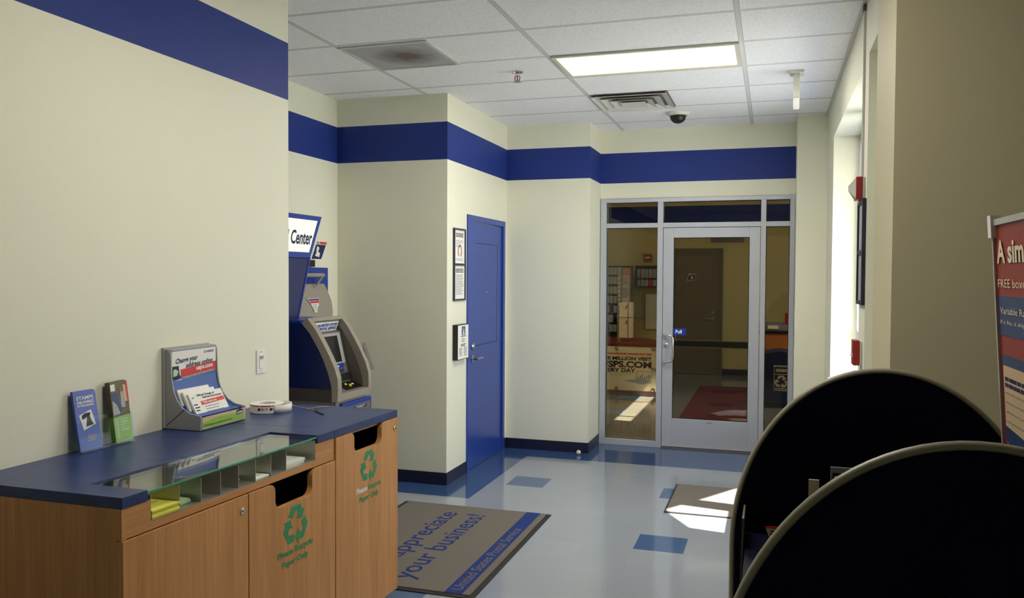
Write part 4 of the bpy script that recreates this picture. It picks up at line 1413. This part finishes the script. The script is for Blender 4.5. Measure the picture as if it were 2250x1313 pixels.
for a_, b_, m_ in ((0.22, 0.055, 'ypaper'), (0.26, 0.04, 'ypaper'), (0.30, 0.045, 'ypaper'), (0.24, 0.028, 'lime')):
    p.use(M[m_]).prism([(ci0 + a_, b_), (ci0 + a_ + 0.022, b_), (ci0 + a_ + 0.022, b_ + 0.014), (ci0 + a_, b_ + 0.014)], fn, 0.006, 0.009)
p.build('key', None, ko)
p = MB()
for i in range(4):
    panel(p, fn, ci0 + 0.02, ci0 + 0.14, 0.015 + i * 0.018, 0.026 + i * 0.018, M['atmd'], 0.003)
p.build('coin_grille', None, kt)
# lower front
MB().box(-3.40, -2.735, Ya + 0.035, Yb - 0.008, 0.0, 0.835).build('lower_front', M['atmg'], kt)
lf = MB().box(-2.735, -2.712, Ya + 0.085, Yb + 0.03, 0.55, 0.815)
lfo = lf.build('receipt_drawer', M['atmb'], kt, bevel=0.008)
fn = FX(-2.712)
p = MB()
panel(p, fn, Ya + 0.16, Yb + 0.005, 0.60, 0.785, M['atmd'], 0.002)
panel(p, fn, Ya + 0.22, Yb - 0.05, 0.752, 0.775, M['ink'], 0.003)
p.use(M['paper']).lathe([(0.007, 0), (0.0, 0.001)], (-2.708, Ya + 0.235, 0.762), 'x', 12)
lines(p, fn, Ya + 0.27, Yb - 0.06, 0.770, 2, 0.009, 0.004, M['paper'], 0.0035, 0.3, 3)
panel(p, fn, Ya + 0.30, Yb - 0.01, 0.690, 0.735, M['black'], 0.003)
p.build('slot_plate', None, lfo)
# small bracket at the far side
MB().prism([(-2.775, 1.19), (-2.70, 1.00), (-2.735, 1.00)], FYp, Yb + 0.002, Yb + 0.05).build('side_bracket', M['atmd'], kt)
# tall back board and sign box
bp = [(4.26, 1.36), (4.94, 1.36), (5.095, 1.79), (4.105, 1.79)]
MB().prism(bp, lambda p, q, h: (-3.22 + h, p, q), 0, 0.12).build('back_board', M['atmn'], kt)
MB().prism([(4.925, 1.36), (4.94, 1.36), (5.095, 1.79), (5.08, 1.79)], lambda p, q, h: (-3.0995 + h, p, q), 0, 0.004).build('board_edge', M['atmb'], kt)
MB().box(-3.22, -3.10, 4.26, 4.768, 0.0, 1.36).build('support_column', M['atmn'], kt)
sp_ = [(4.095, 1.785), (5.095, 1.785), (5.255, 2.088), (3.935, 2.088)]
sg = MB().prism(sp_, lambda p, q, h: (-3.24 + h, p, q), 0, 0.14)
sgo = sg.build('sign_box', M['atmb'], kt, bevel=0.003)
fsp = [(4.115, 1.828), (5.075, 1.828), (5.188, 2.054), (4.000, 2.054)]
fc = MB().prism(fsp, lambda p, q, h: (-3.0995 + h, p, q), 0, 0.003)
fco = lbl(fc.build('lit_face', M['signwhite'], sgo), 'softly lit white sign face')
fit_text(text('lettering', 'Automated Postal Center', (-3.0960, 4.02, 1.885), (0, 1, 0), (0, 0, 1), 0.095, M['ink'], sgo, shear=0.3, bold=0.0034), 'y', 4.14, 5.115)
MB().box(-3.22, -3.12, 4.20, 5.00, 1.780, 1.786).build('under_light', M['signwhite'], sgo)

# package drop on the alcove wall
pd = thing('parcel_drop', 'grey drum-shaped parcel drop on a blue wall box behind the kiosk', 'parcel drop', (-3.3, 5.7, 0.0))
MB().box(-3.428, -3.405, 5.50, 5.865, 0.0, 1.728).build('wall_box', M['atmb'], pd, bevel=0.003)
dp = [(-3.405, 0.9), (-3.345, 0.9), (-3.328, 1.25), (-3.326, 1.393), (-3.330, 1.43), (-3.338, 1.465), (-3.352, 1.502), (-3.371, 1.540), (-3.388, 1.575), (-3.405, 1.60)]
MB().prism(dp, FYp, 5.262, 5.80).build('drum', M['atmg'], pd, smooth=True)
hb = MB().tube([(-3.33, 5.30, 1.668), (-3.33, 5.665, 1.668)], 0.016, 10)
hb.tube([(-3.33, 5.660, 1.668), (-3.37, 5.625, 1.585)], 0.010, 8)
hb.build('handle', M['atmg'], pd, smooth=True)
p = MB()
fn = lambda a_, b_, h: (-3.325 + h + (max(0.0, b_ - 1.40) ** 2) * -1.3, a_, b_)
p.use(M['paper']).prism([(5.440, 1.490), (5.605, 1.490), (5.592, 1.450), (5.562, 1.384), (5.530, 1.384), (5.478, 1.450)], fn, -0.001, 0.002)
p.use(M['atmb']).prism([(5.452, 1.487), (5.600, 1.487), (5.597, 1.475), (5.460, 1.475)], fn, 0.001, 0.003)
p.use(M['redp']).prism([(5.464, 1.472), (5.596, 1.472), (5.590, 1.454), (5.480, 1.454)], fn, 0.001, 0.003)
lines(p, fn, 5.500, 5.575, 1.446, 5, 0.012, 0.004, M['ltext'], 0.003, 0.2, 5)
lbl(p.build('warning_sticker', None, pd), 'tapered white, blue and red sticker')

# parallelogram sign and black box on the alcove wall
t = thing('slanted_wall_sign', 'small slanted navy and red pictogram sign on the alcove wall', 'sign', (XA, 5.75, 1.79))
fn = FX(XA)
p = MB()
p.use(M['paper']).prism([(5.625, 1.786), (5.802, 1.790), (5.890, 1.936), (5.725, 1.940)], fn, 0, 0.004)
p.use(M['ink']).prism([(5.648, 1.794), (5.795, 1.796), (5.866, 1.908), (5.718, 1.910)], fn, 0.004, 0.005)
p.use(M['redp']).prism([(5.775, 1.914), (5.870, 1.912), (5.882, 1.932), (5.780, 1.934)], fn, 0.004, 0.005)
p.use(M['paper']).prism([(5.700, 1.820), (5.760, 1.810), (5.775, 1.845), (5.745, 1.850), (5.765, 1.885), (5.735, 1.898), (5.722, 1.870), (5.722, 1.845)], fn, 0.005, 0.006)
eagle(p, fn, 5.730, 1.914, 0.034, 0.019, M['ink'], M['paper'], 0.005)
p.build('sign_plate', None, t)
tag(MB().box(XA + 0.001, XA + 0.03, 5.55, 5.66, 1.733, 1.785).build('wall_box', M['black']), 'small black box on the alcove wall above the parcel drop', 'box')

# ================================================================== FLOOR MATS
t = thing('floor_mat', 'large grey floor mat lettered appreciate your business in blue', 'mat', (-1.99, 4.74, 0))
MB().box(-2.560, -1.450, 3.950, 5.530, 0.001, 0.005).build('rubber_edge', M['rubber'], t)
f = MB().box(-2.530, -1.482, 3.985, 5.525, 0.005, 0.0085)
f.build('carpet', M['mat'], t)
st_ = MB().box(-1.625, -1.525, 3.985, 5.525, 0.0085, 0.0089)
sto = st_.build('blue_stripe', M['matb'], t)
UPM = (-1, 0, 0)
RM = (0, 1, 0)
fit_text(text('lettering', 'appreciate', (-2.075, 4.42, 0.0088), RM, UPM, 0.142, M['matb'], t, bold=0.0008), 'y', 4.40, 5.345)
fit_text(text('lettering', 'your business!', (-1.872, 4.13, 0.0088), RM, UPM, 0.142, M['matb'], t, bold=0.0008), 'y', 4.09, 5.350)
fit_text(text('lettering', 'We', (-2.300, 4.50, 0.0088), RM, UPM, 0.142, M['matb'], t), 'y', 4.62, 4.86)
fit_text(text('lettering', 'United States Postal Service', (-1.547, 4.0, 0.0090), RM, UPM, 0.064, M['mat'], sto, bold=0.0008), 'y', 4.03, 5.14)

t = thing('doormat', 'grey doormat in the sun patch beside the round-topped writing desk', 'mat', (-0.2, 6.25, 0))
MB().box(-0.712, 0.35, 5.850, 6.680, 0.001, 0.005).build('rubber_edge', M['rubber'], t)
MB().box(-0.700, 0.34, 5.860, 6.670, 0.005, 0.0085).build('carpet', M['mat'], t)

# ================================================================== WRITING DESK WITH ROUND-TOPPED PANELS
wd = thing('writing_desk', 'dark navy writing desk with two tall round-topped divider panels', 'desk', (0.29, 1.85, 0.0))
def arch(cx, a, b, zc, n=40):
    return [(cx + a * math.cos(math.pi * i / n), zc + b * math.sin(math.pi * i / n)) for i in range(n + 1)]
for yc, xc in ((2.347, 0.285), (1.342, 0.294)):
    A = arch(xc, 0.376, 0.495, 0.93)
    pan = MB().prism([(xc + 0.376, 0.03)] + A + [(xc - 0.376, 0.03)], FYp, yc, yc + 0.022)
    po = pan.build('divider_panel', M['navy'], wd)
    pts = [(xc + 0.380, yc + 0.011, 0.02)] + [(xc + 0.380 * math.cos(math.pi * i / 48), yc + 0.011, 0.93 + 0.498 * math.sin(math.pi * i / 48)) for i in range(49)] + [(xc - 0.380, yc + 0.011, 0.02)]
    MB().tube(pts, 0.0095, 10).build('edge_trim', M['trimg'], po, smooth=True)
MB().box(-0.058, 0.665, 1.366, 2.345, 0.945, 0.972).build('desktop', M['navy'], wd)
MB().box(0.60, 0.655, 1.366, 2.345, 0.30, 0.945).build('centre_panel', M['navy'], wd)
MB().prism([(-0.078, 0.60), (-0.073, 0.60), (-0.061, 1.05), (-0.066, 1.05)], FYp, 2.20, 2.335).build('side_plate', M['atmd'], wd)

t = thing('leaflet_holder', 'clear leaflet holder with one cream card on the round-topped desk', 'holder', (0.13, 2.30, 0.973))
MB().box(0.094, 0.160, 2.322, 2.324, 0.974, 1.147).box(0.094, 0.160, 2.285, 2.287, 0.974, 1.100).box(0.094, 0.160, 2.287, 2.322, 0.974, 0.976).box(0.094, 0.096, 2.287, 2.322, 0.976, 1.12).build('acrylic_pocket', M['acrylic'], t)
MB().box(0.100, 0.126, 2.310, 2.316, 0.977, 1.139).build('card', M['carton'], t)
t = thing('card_display', 'dark card display with pale frames behind the leaflet holder', 'display', (0.19, 2.31, 0.973))
MB().box(0.155, 0.235, 2.328, 2.338, 0.974, 1.172).build('back_card', M['grayp'], t)
MB().box(0.160, 0.232, 2.322, 2.327, 0.974, 1.158).build('dark_card', M['black'], t)
f = MB().box(0.164, 0.168, 2.318, 2.321, 0.974, 1.150).box(0.168, 0.225, 2.318, 2.321, 1.143, 1.150)
f.build('pale_frame', M['carton'], t)
t = thing('loose_form', 'cream printed form with red top edge leaning on the round-topped desk', 'paper', (0.02, 2.25, 0.973))
fnp = lambda p, q, h: (p, 2.30 - h - 0.15 * 0 + (q - 0.973) * 0.12, q)
p = MB()
p.use(M['carton']).prism([(0.004, 0.974), (0.090, 0.974), (0.075, 1.004), (-0.008, 1.000)], fnp, 0, 0.002)
p.use(M['redp']).prism([(-0.008, 1.000), (0.075, 1.004), (0.074, 1.009), (-0.009, 1.005)], fnp, 0, 0.0022)
lines(p, lambda a_, b_, h: fnp(a_, b_, h + 0.002), 0.004, 0.03, 0.996, 2, 0.008, 0.004, M['blackm'], 0.0006, 0.2, 3)
p.build('sheet', None, t)

# ================================================================== SHIPPING POSTER ON THE RIGHT
ps = thing('standing_poster', 'red and blue shipping poster in a pale metal frame at the right edge', 'poster', (0.545, 1.87, 0.974))
def PF(p, q, h):
    # p runs from the far edge towards the camera, q up, h out to -X ; leans slightly
    return (0.5 + (1.81 - q) * 0.063 - h, 2.188 - p, q)
PW = 0.62
p = MB(PF)
p.box(0.004, PW, 0.98, 1.806, 0.0, 0.006)
p.build('backing_board', M['rust'], ps)
f = MB(PF).box(-0.002, 0.008, 0.976, 1.800, -0.002, 0.012).box(0.008, PW, 1.798, 1.812, -0.002, 0.012).box(PW, PW + 0.012, 0.976, 1.812, -0.002, 0.012)
fo = f.build('frame', M['grayframe'], ps)
lbl(MB(PF).box(-0.008, 0.022, 1.770, 1.822, -0.004, 0.018).build('corner_cap', M['white'], fo), 'white plastic corner cap')
pp = MB(PF)
P2 = lambda a_, b_, h: (a_, b_, 0.006 + h)
pp.use(M['posterblue']).prism([(0.012, 1.545), (PW, 1.545), (PW, 1.635), (0.012, 1.635)], P2, 0, 0.001)
pp.prism([(0.02, 0.98), (PW, 0.98), (PW, 1.500), (0.02, 1.500)], P2, 0, 0.0008)
pp.use(M['beige']).prism([(0.028, 1.335), (PW, 1.30), (PW, 1.475), (0.028, 1.475)], P2, 0.0008, 0.0016)
pp.use(M['rust']).prism([(0.02, 1.26), (PW, 1.10), (PW, 1.15), (0.02, 1.30)], P2, 0.0008, 0.0016)
pp.prism([(0.02, 0.98), (PW, 0.98), (PW, 1.02), (0.02, 1.18)], P2, 0.0008, 0.0016)
lines(pp, P2, 0.04, 0.25, 1.45, 2, 0.014, 0.009, M['ink'], 0.0022, 0.1, 2)
lines(pp, P2, 0.04, 0.30, 1.415, 4, 0.022, 0.003, M['ltext'], 0.0022, 0.4, 5)
ppo = pp.build('poster_print', None, ps)
def ptext(s, p0, p1, q, hgt, m, bold=0.0):
    o = text('lettering', s, (0, 0, 0), (1, 0, 0), (0, 1, 0), hgt, m, ppo, bold=bold)
    org = origin(ps)
    vs = [v.co + org for v in o.data.vertices]
    lo = min(v.x for v in vs); hi = max(v.x for v in vs)
    for v, c_ in zip(o.data.vertices, vs):
        a_ = p0 + (c_.x - lo) / (hi - lo) * (p1 - p0)
        v.co = Vector(PF(a_, q + c_.y, 0.0085)) - org
ptext('A simpler way', 0.022, 0.560, 1.712, 0.052, M['carton'], 0.002)
ptext('FREE boxes and flat rates', 0.022, 0.540, 1.655, 0.020, M['carton'])
ptext('Variable Rate Shipping', 0.028, 0.420, 1.595, 0.016, M['carton'])
ptext('If it fits, it ships at every weight', 0.028, 0.460, 1.572, 0.009, M['carton'])

# ================================================================== LOBBY BEYOND THE GLASS
LB = LY1
dm = MB().box(-1.66, -1.59, LB - 0.05, LB, 0, 2.15).box(-0.885, -0.805, LB - 0.05, LB, 0, 2.15).box(-1.59, -0.885, LB - 0.05, LB, 2.07, 2.15)
gd = struct(dm.build('door_3', M['framegrey']))
MB().box(-1.59, -0.885, LB - 0.035, LB - 0.002, 0.008, 2.07).build('door_leaf', M['doorgrey'], gd)
lv = MB().lathe([(0.03, 0), (0.03, -0.01), (0.0, -0.012)], (-0.955, LB - 0.035, 0.95), 'y', 16).lathe([(0.026, 0), (0.026, -0.01), (0.0, -0.012)], (-0.955, LB - 0.035, 1.06), 'y', 16)
lv.tube([(-0.955, LB - 0.04, 0.95), (-0.955, LB - 0.09, 0.95), (-1.07, LB - 0.09, 0.95)], 0.012, 8)
lv.build('lever_handle', M['steel'], gd, smooth=True)
p = MB()
fn = FYm(LB - 0.035)
p.use(M['paper']).prism([(-1.400, 1.600), (-1.275, 1.600), (-1.240, 1.725), (-1.365, 1.725)], fn, 0, 0.003)
p.use(M['black']).prism([(-1.390, 1.608), (-1.278, 1.608), (-1.250, 1.695), (-1.365, 1.695)], fn, 0.003, 0.004)
p.use(M['redp']).prism([(-1.345, 1.700), (-1.250, 1.700), (-1.246, 1.720), (-1.340, 1.720)], fn, 0.003, 0.004)
p.use(M['paper']).prism([(-1.335, 1.625), (-1.300, 1.625), (-1.295, 1.675), (-1.330, 1.675)], fn, 0.004, 0.005)
p.build('door_sign', None, gd)
# ceiling panel sign strip seen at the top of the door glass
tag(MB().box(-1.01, -0.46, LB - 0.03, LB - 0.001, 2.25, 2.345).build('wall_sign', M['atmd']), 'long pale plain sign above the grey door in the far room', 'sign')
t = thing('fire_horn', 'red fire horn on the far room wall above the shelves', 'alarm', (-2.07, LB, 1.92))
MB().box(-2.145, -2.005, LB - 0.05, LB - 0.001, 1.925, 2.055).build('horn_body', M['red'], t, bevel=0.006)
MB().box(-2.115, -2.035, LB - 0.054, LB - 0.05, 1.985, 2.005).build('label_strip', M['paper'], t)

# packaging shelves on the left of the lobby
sh = thing('packaging_shelf', 'grey slatted wall shelf filled with pale packaging in the far room', 'shelf', (-2.7, 13.7, 0))
sh_y = 13.75
MB().box(-3.40, -2.27, sh_y + 0.28, sh_y + 0.30, 0.0, 1.85).build('back_panel', M['shelfgrey'], sh)
lv_z = [0.72, 0.88, 1.04, 1.20, 1.36, 1.52, 1.68]
for z_ in lv_z + [1.83]:
    MB().box(-3.40, -2.27, sh_y, sh_y + 0.28, z_, z_ + 0.012).build('shelf_board', M['shelfdark'], sh)
MB().box(-3.40, -3.38, sh_y, sh_y + 0.28, 0, 1.83).build('side_panel', M['shelfgrey'], sh)
MB().box(-2.285, -2.27, sh_y, sh_y + 0.28, 0, 1.83).build('side_panel', M['shelfgrey'], sh)
k = 0
pk = None
ordw = ['first', 'second', 'third', 'fourth', 'fifth', 'sixth', 'seventh', 'eighth']
tiers = ['lowest', 'sixth', 'fifth', 'fourth', 'third', 'second', 'topmost']
for z_ in lv_z:
    x_ = -2.74
    while x_ < -2.36:
        wd_ = 0.062
        if not (z_ < 1.1 and (k % 3 == 1)):
            o = None
            if pk is None:
                pk = tag(MB().box(x_, x_ + wd_ - 0.008, sh_y + 0.02, sh_y + 0.24, z_ + 0.013, z_ + 0.135).build('mailer_pack', M['grayp']), 'flat pale mailer pack standing on the grey slatted shelf', 'packaging', 'mailer packs on the slatted shelf')
                px0, pz0 = x_, z_
            else:
                o = pk.copy()
                COL.objects.link(o)
                o.location = pk.location + Vector((x_ - px0, 0, z_ - pz0))
            (o if o is not None else pk)['label'] = 'pale mailer pack, %s from left on the %s tier of the slatted shelf' % (ordw[round((x_ + 2.74) / 0.062)], tiers[lv_z.index(z_)])
        x_ += wd_
        k += 1
sh2 = thing('wall_rack', 'black three-tier wall rack with pale boxes right of the tall column', 'shelf', (-1.95, 14.2, 1.4))
ang = 0.0
for z_ in (1.18 + 0.30, 1.62, 1.83):
    MB().box(-2.24, -1.66, LB - 0.30, LB - 0.002, z_, z_ + 0.02).build('shelf_board', M['shelfdark'], sh2)
MB().box(-2.25, -2.24, LB - 0.30, LB - 0.002, 1.48, 1.85).build('end_bracket', M['shelfgrey'], sh2)
k = 0
for z_ in (1.50, 1.64):
    for i in range(8):
        x_ = -2.22 + i * 0.068
        red_ = (z_ < 1.6 and i in (3,))
        o = MB().box(x_, x_ + 0.058, LB - 0.27, LB - 0.06, z_ + 0.001, z_ + (0.115 if z_ < 1.6 else 0.155)).build('slim_carton', M['redp'] if red_ else M['grayp'])
        tag(o, 'single red carton on the lower tier of the black wall rack' if red_ else 'slim pale carton, %s from the left on the %s tier of the black wall rack' % (ordw[i], 'lower' if z_ < 1.6 else 'upper'), 'packaging', None if red_ else 'slim cartons on the wall rack')
tag(MB().box(-2.10, -1.62, LB - 0.06, LB - 0.002, 0.75, 1.36).build('notice_board', M['carton'], bevel=0.004), 'blank cream board on the wall below the black rack', 'board')

# tall merchandise column standing on the dark red counter
co = thing('service_counter', 'dark red topped counter in the far room carrying a white poster', 'counter', (-2.0, 11.7, 0))
MB().box(-3.2, -1.50, 11.44, 12.5, 0.0, 0.70).build('counter_body', M['shelfgrey'], co)
MB().prism([(-3.2, 11.42), (-1.49, 11.42), (-1.49, 12.0), (-1.9, 12.52), (-3.2, 12.52)], lambda p, q, h: (p, q, h), 0.70, 0.735).build('counter_top', M['darkred'], co)
pp = thing('website_poster', 'white poster about a million online visits fixed to the counter front', 'poster', (-1.85, 11.43, 0.10))
fn = FYm(11.438)
p = MB()
panel(p, fn, -2.60, -1.515, 0.075, 0.690, M['carton'], 0.008)
p.use(M['redp']).prism([(-2.60, 0.060), (-1.505, 0.060), (-1.505, 0.690), (-1.512, 0.690), (-1.512, 0.072), (-2.60, 0.072)], fn, 0, 0.006)
p.use(M['grayp']).prism([(-1.960, 0.215), (-1.720, 0.165), (-1.575, 0.205), (-1.600, 0.225), (-1.790, 0.235)], fn, 0.008, 0.010)
p.prism([(-1.800, 0.235), (-1.580, 0.225), (-1.570, 0.350), (-1.785, 0.350)], fn, 0.008, 0.010)
p.use(M['carton']).prism([(-1.785, 0.245), (-1.590, 0.237), (-1.582, 0.340), (-1.775, 0.340)], fn, 0.010, 0.011)
for i in range(6):
    p.use(M['ltext']).prism([(-1.77 + i * 0.03, 0.245), (-1.755 + i * 0.03, 0.245), (-1.755 + i * 0.03, 0.27 + 0.02 * (i % 3)), (-1.77 + i * 0.03, 0.27 + 0.02 * (i % 3))], fn, 0.011, 0.012)
ppo = p.build('poster_sheet', None, pp)
def ftext(s, x1, z, hgt, m, w_, bold=0.0):
    o = text('lettering', s, (x1 - w_, 11.4285, z), (1, 0, 0), (0, 0, 1), hgt, m, ppo, bold=bold)
    fit_text(o, 'x', x1 - w_, x1)
ftext('YOU CAN SHIP ONLINE ANYTIME', -1.580, 0.575, 0.026, M['redp'], 0.64, 0.002)
ftext('ONE MILLION VISIT', -1.580, 0.500, 0.048, M['blackm'], 0.755, 0.003)
ftext('USPS.COM', -1.580, 0.400, 0.085, M['blackm'], 0.715, 0.005)
ftext('EVERY DAY', -1.800, 0.330, 0.055, M['blackm'], 0.50, 0.003)
ftext('PRINT YOUR OWN SHIPPING LABELS', -1.860, 0.298, 0.014, M['ltext'], 0.42)
ftext('AND PAY FOR POSTAGE', -1.990, 0.272, 0.014, M['ltext'], 0.30)
for x_, z_ in ((-2.065, 0.66), (-1.555, 0.66), (-1.550, 0.38), (-2.065, 0.10), (-1.555, 0.10)):
    MB().lathe([(0.028, 0), (0.028, -0.008), (0.014, -0.014), (0.0, -0.014)], (x_, 11.4285, z_), 'y', 18).build('stand_off', M['steel'], ppo, smooth=True)

mc = thing('merchandise_column', 'tall grey lettered column with packaging panels on the red counter', 'display', (-2.15, 11.9, 0.735))
cy_ = 11.85
MB().box(-2.140, -2.085, cy_, cy_ + 0.08, 0.735, 1.80).build('post', M['shelfgrey'], mc)
MB().box(-2.085, -1.960, cy_ + 0.02, cy_ + 0.06, 0.92, 1.785).build('panel', M['brown'], mc)
p = MB()
fn = FYm(cy_ + 0.02)
panel(p, fn, -2.078, -1.972, 1.30, 1.68, M['grayp'], 0.003)
lines(p, FYm(cy_ + 0.017), -2.07, -1.98, 1.66, 4, 0.03, 0.02, M['shelfgrey'], 0.002, 0.2, 4)
lines(p, FYm(cy_ + 0.017), -2.07, -1.98, 1.50, 5, 0.03, 0.02, M['shelfgrey'], 0.002, 0.3, 6)
p.build('leaflet_panel', None, mc)
for i, ch in enumerate('PACKAGE'):
    text('lettering', ch, (-2.128, cy_ - 0.001, 1.62 - i * 0.062), (1, 0, 0), (0, 0, 1), 0.036, M['carton'], mc, bold=0.001)
for i, (z0_, z1_, lab) in enumerate(((1.085, 1.295, 'upper white shipping carton with red and blue edge stripe on the column'), (0.792, 1.075, 'lower white shipping carton with red stripe below its twin on the column'))):
    t = thing('shipping_carton', lab, 'box', (-1.98, cy_ - 0.05, z0_), 'white shipping cartons on the column')
    MB().box(-2.083, -1.905, cy_ - 0.16, cy_ + 0.019, z0_, z1_).build('carton_body', M['carton'], t)
    p = MB()
    fn = FYm(cy_ - 0.16)
    p.use(M['redp']).prism([(-1.955, z0_), (-1.948, z0_), (-1.948, z1_), (-1.955, z1_)], fn, 0, 0.001)
    p.use(M['ink']).prism([(-1.962, z0_), (-1.957, z0_), (-1.957, z1_), (-1.962, z1_)], fn, 0, 0.001)
    eagle(p, fn, -2.000, z1_ - 0.09, 0.022, 0.05, M['ink'], M['carton'])
    p.build('print', None, t)

tag(MB().box(-1.36, -0.22, 9.82, 12.85, 0.001, 0.008).build('entrance_mat', M['redmat']), 'dark red entrance mat on the far room floor', 'mat')
o = [x for x in COL.objects if x.name.startswith('entrance_mat')][0]
o.location = o.location
me = o.data
org = o.location
for v in me.vertices:
    if v.co.x < 0:
        v.co.x = -1.03 - org.x

bn = thing('recycling_bin', 'navy rolling recycling bin with white arrows panel in the far room', 'bin', (0.10, 11.2, 0))
bp_ = [(-0.125, 0.06), (0.335, 0.06), (0.36, 0.66), (0.345, 0.69), (0.10, 0.73), (-0.13, 0.69), (-0.150, 0.66)]
MB().prism(bp_, FYp, 10.98, 11.5).build('bin_body', M['binnavy'], bn, bevel=0.01)
MB().box(-0.10, 0.31, 11.0, 11.45, 0.0, 0.06).build('bin_base', M['black'], bn)
p = MB()
fn = FYm(10.98)
for a in ((0.035, 0.215, 0.225, 0.235), (0.035, 0.215, 0.430, 0.440), (0.035, 0.042, 0.225, 0.55), (0.208, 0.215, 0.225, 0.55)):
    panel(p, fn, *a, M['carton'], 0.001)
lines(p, fn, 0.040, 0.210, 0.550, 1, 0.03, 0.022, M['carton'], 0.001, 0.0, 2)
lines(p, fn, 0.060, 0.195, 0.505, 1, 0.03, 0.040, M['carton'], 0.001, 0.0, 3)
lines(p, fn, 0.050, 0.205, 0.258, 1, 0.03, 0.014, M['carton'], 0.001, 0.0, 4)
p.use(M['carton'])
for q in recycle_polys(0.125, 0.340, 0.150):
    p.prism(q, fn, 0, 0.001)
p.build('white_print', None, bn)

ct = thing('lobby_counter', 'orange wood counter with grey top behind the recycling bin', 'counter', (0.5, 12.2, 0))
MB().box(-0.20, 1.8, 12.02, 12.6, 0.0, 0.88).build('counter_front', M['wood2'], ct)
MB().box(-0.20, 1.8, 12.0, 12.6, 0.88, 0.925).build('counter_edge', M['black'], ct)
MB().box(-0.20, 1.8, 12.02, 12.6, 0.925, 1.01).build('counter_top', M['shelfgrey'], ct)
tag(MB().box(-0.05, 0.09, 12.0, 12.018, 0.950, 0.995).build('name_plate', M['carton']), 'small cream plate on the edge of the lobby counter', 'sign')
tag(MB().box(0.175, 0.225, 12.08, 12.18, 1.012, 1.17).build('red_folder', M['red']), 'upright red folder standing on the lobby counter', 'folder')
troffer(-3.7, -2.5, 10.2, 10.8, 'added unseen ceiling light that brightens the far room beyond the glass', 30).location.z = H  # lamp added out of view to light the far room
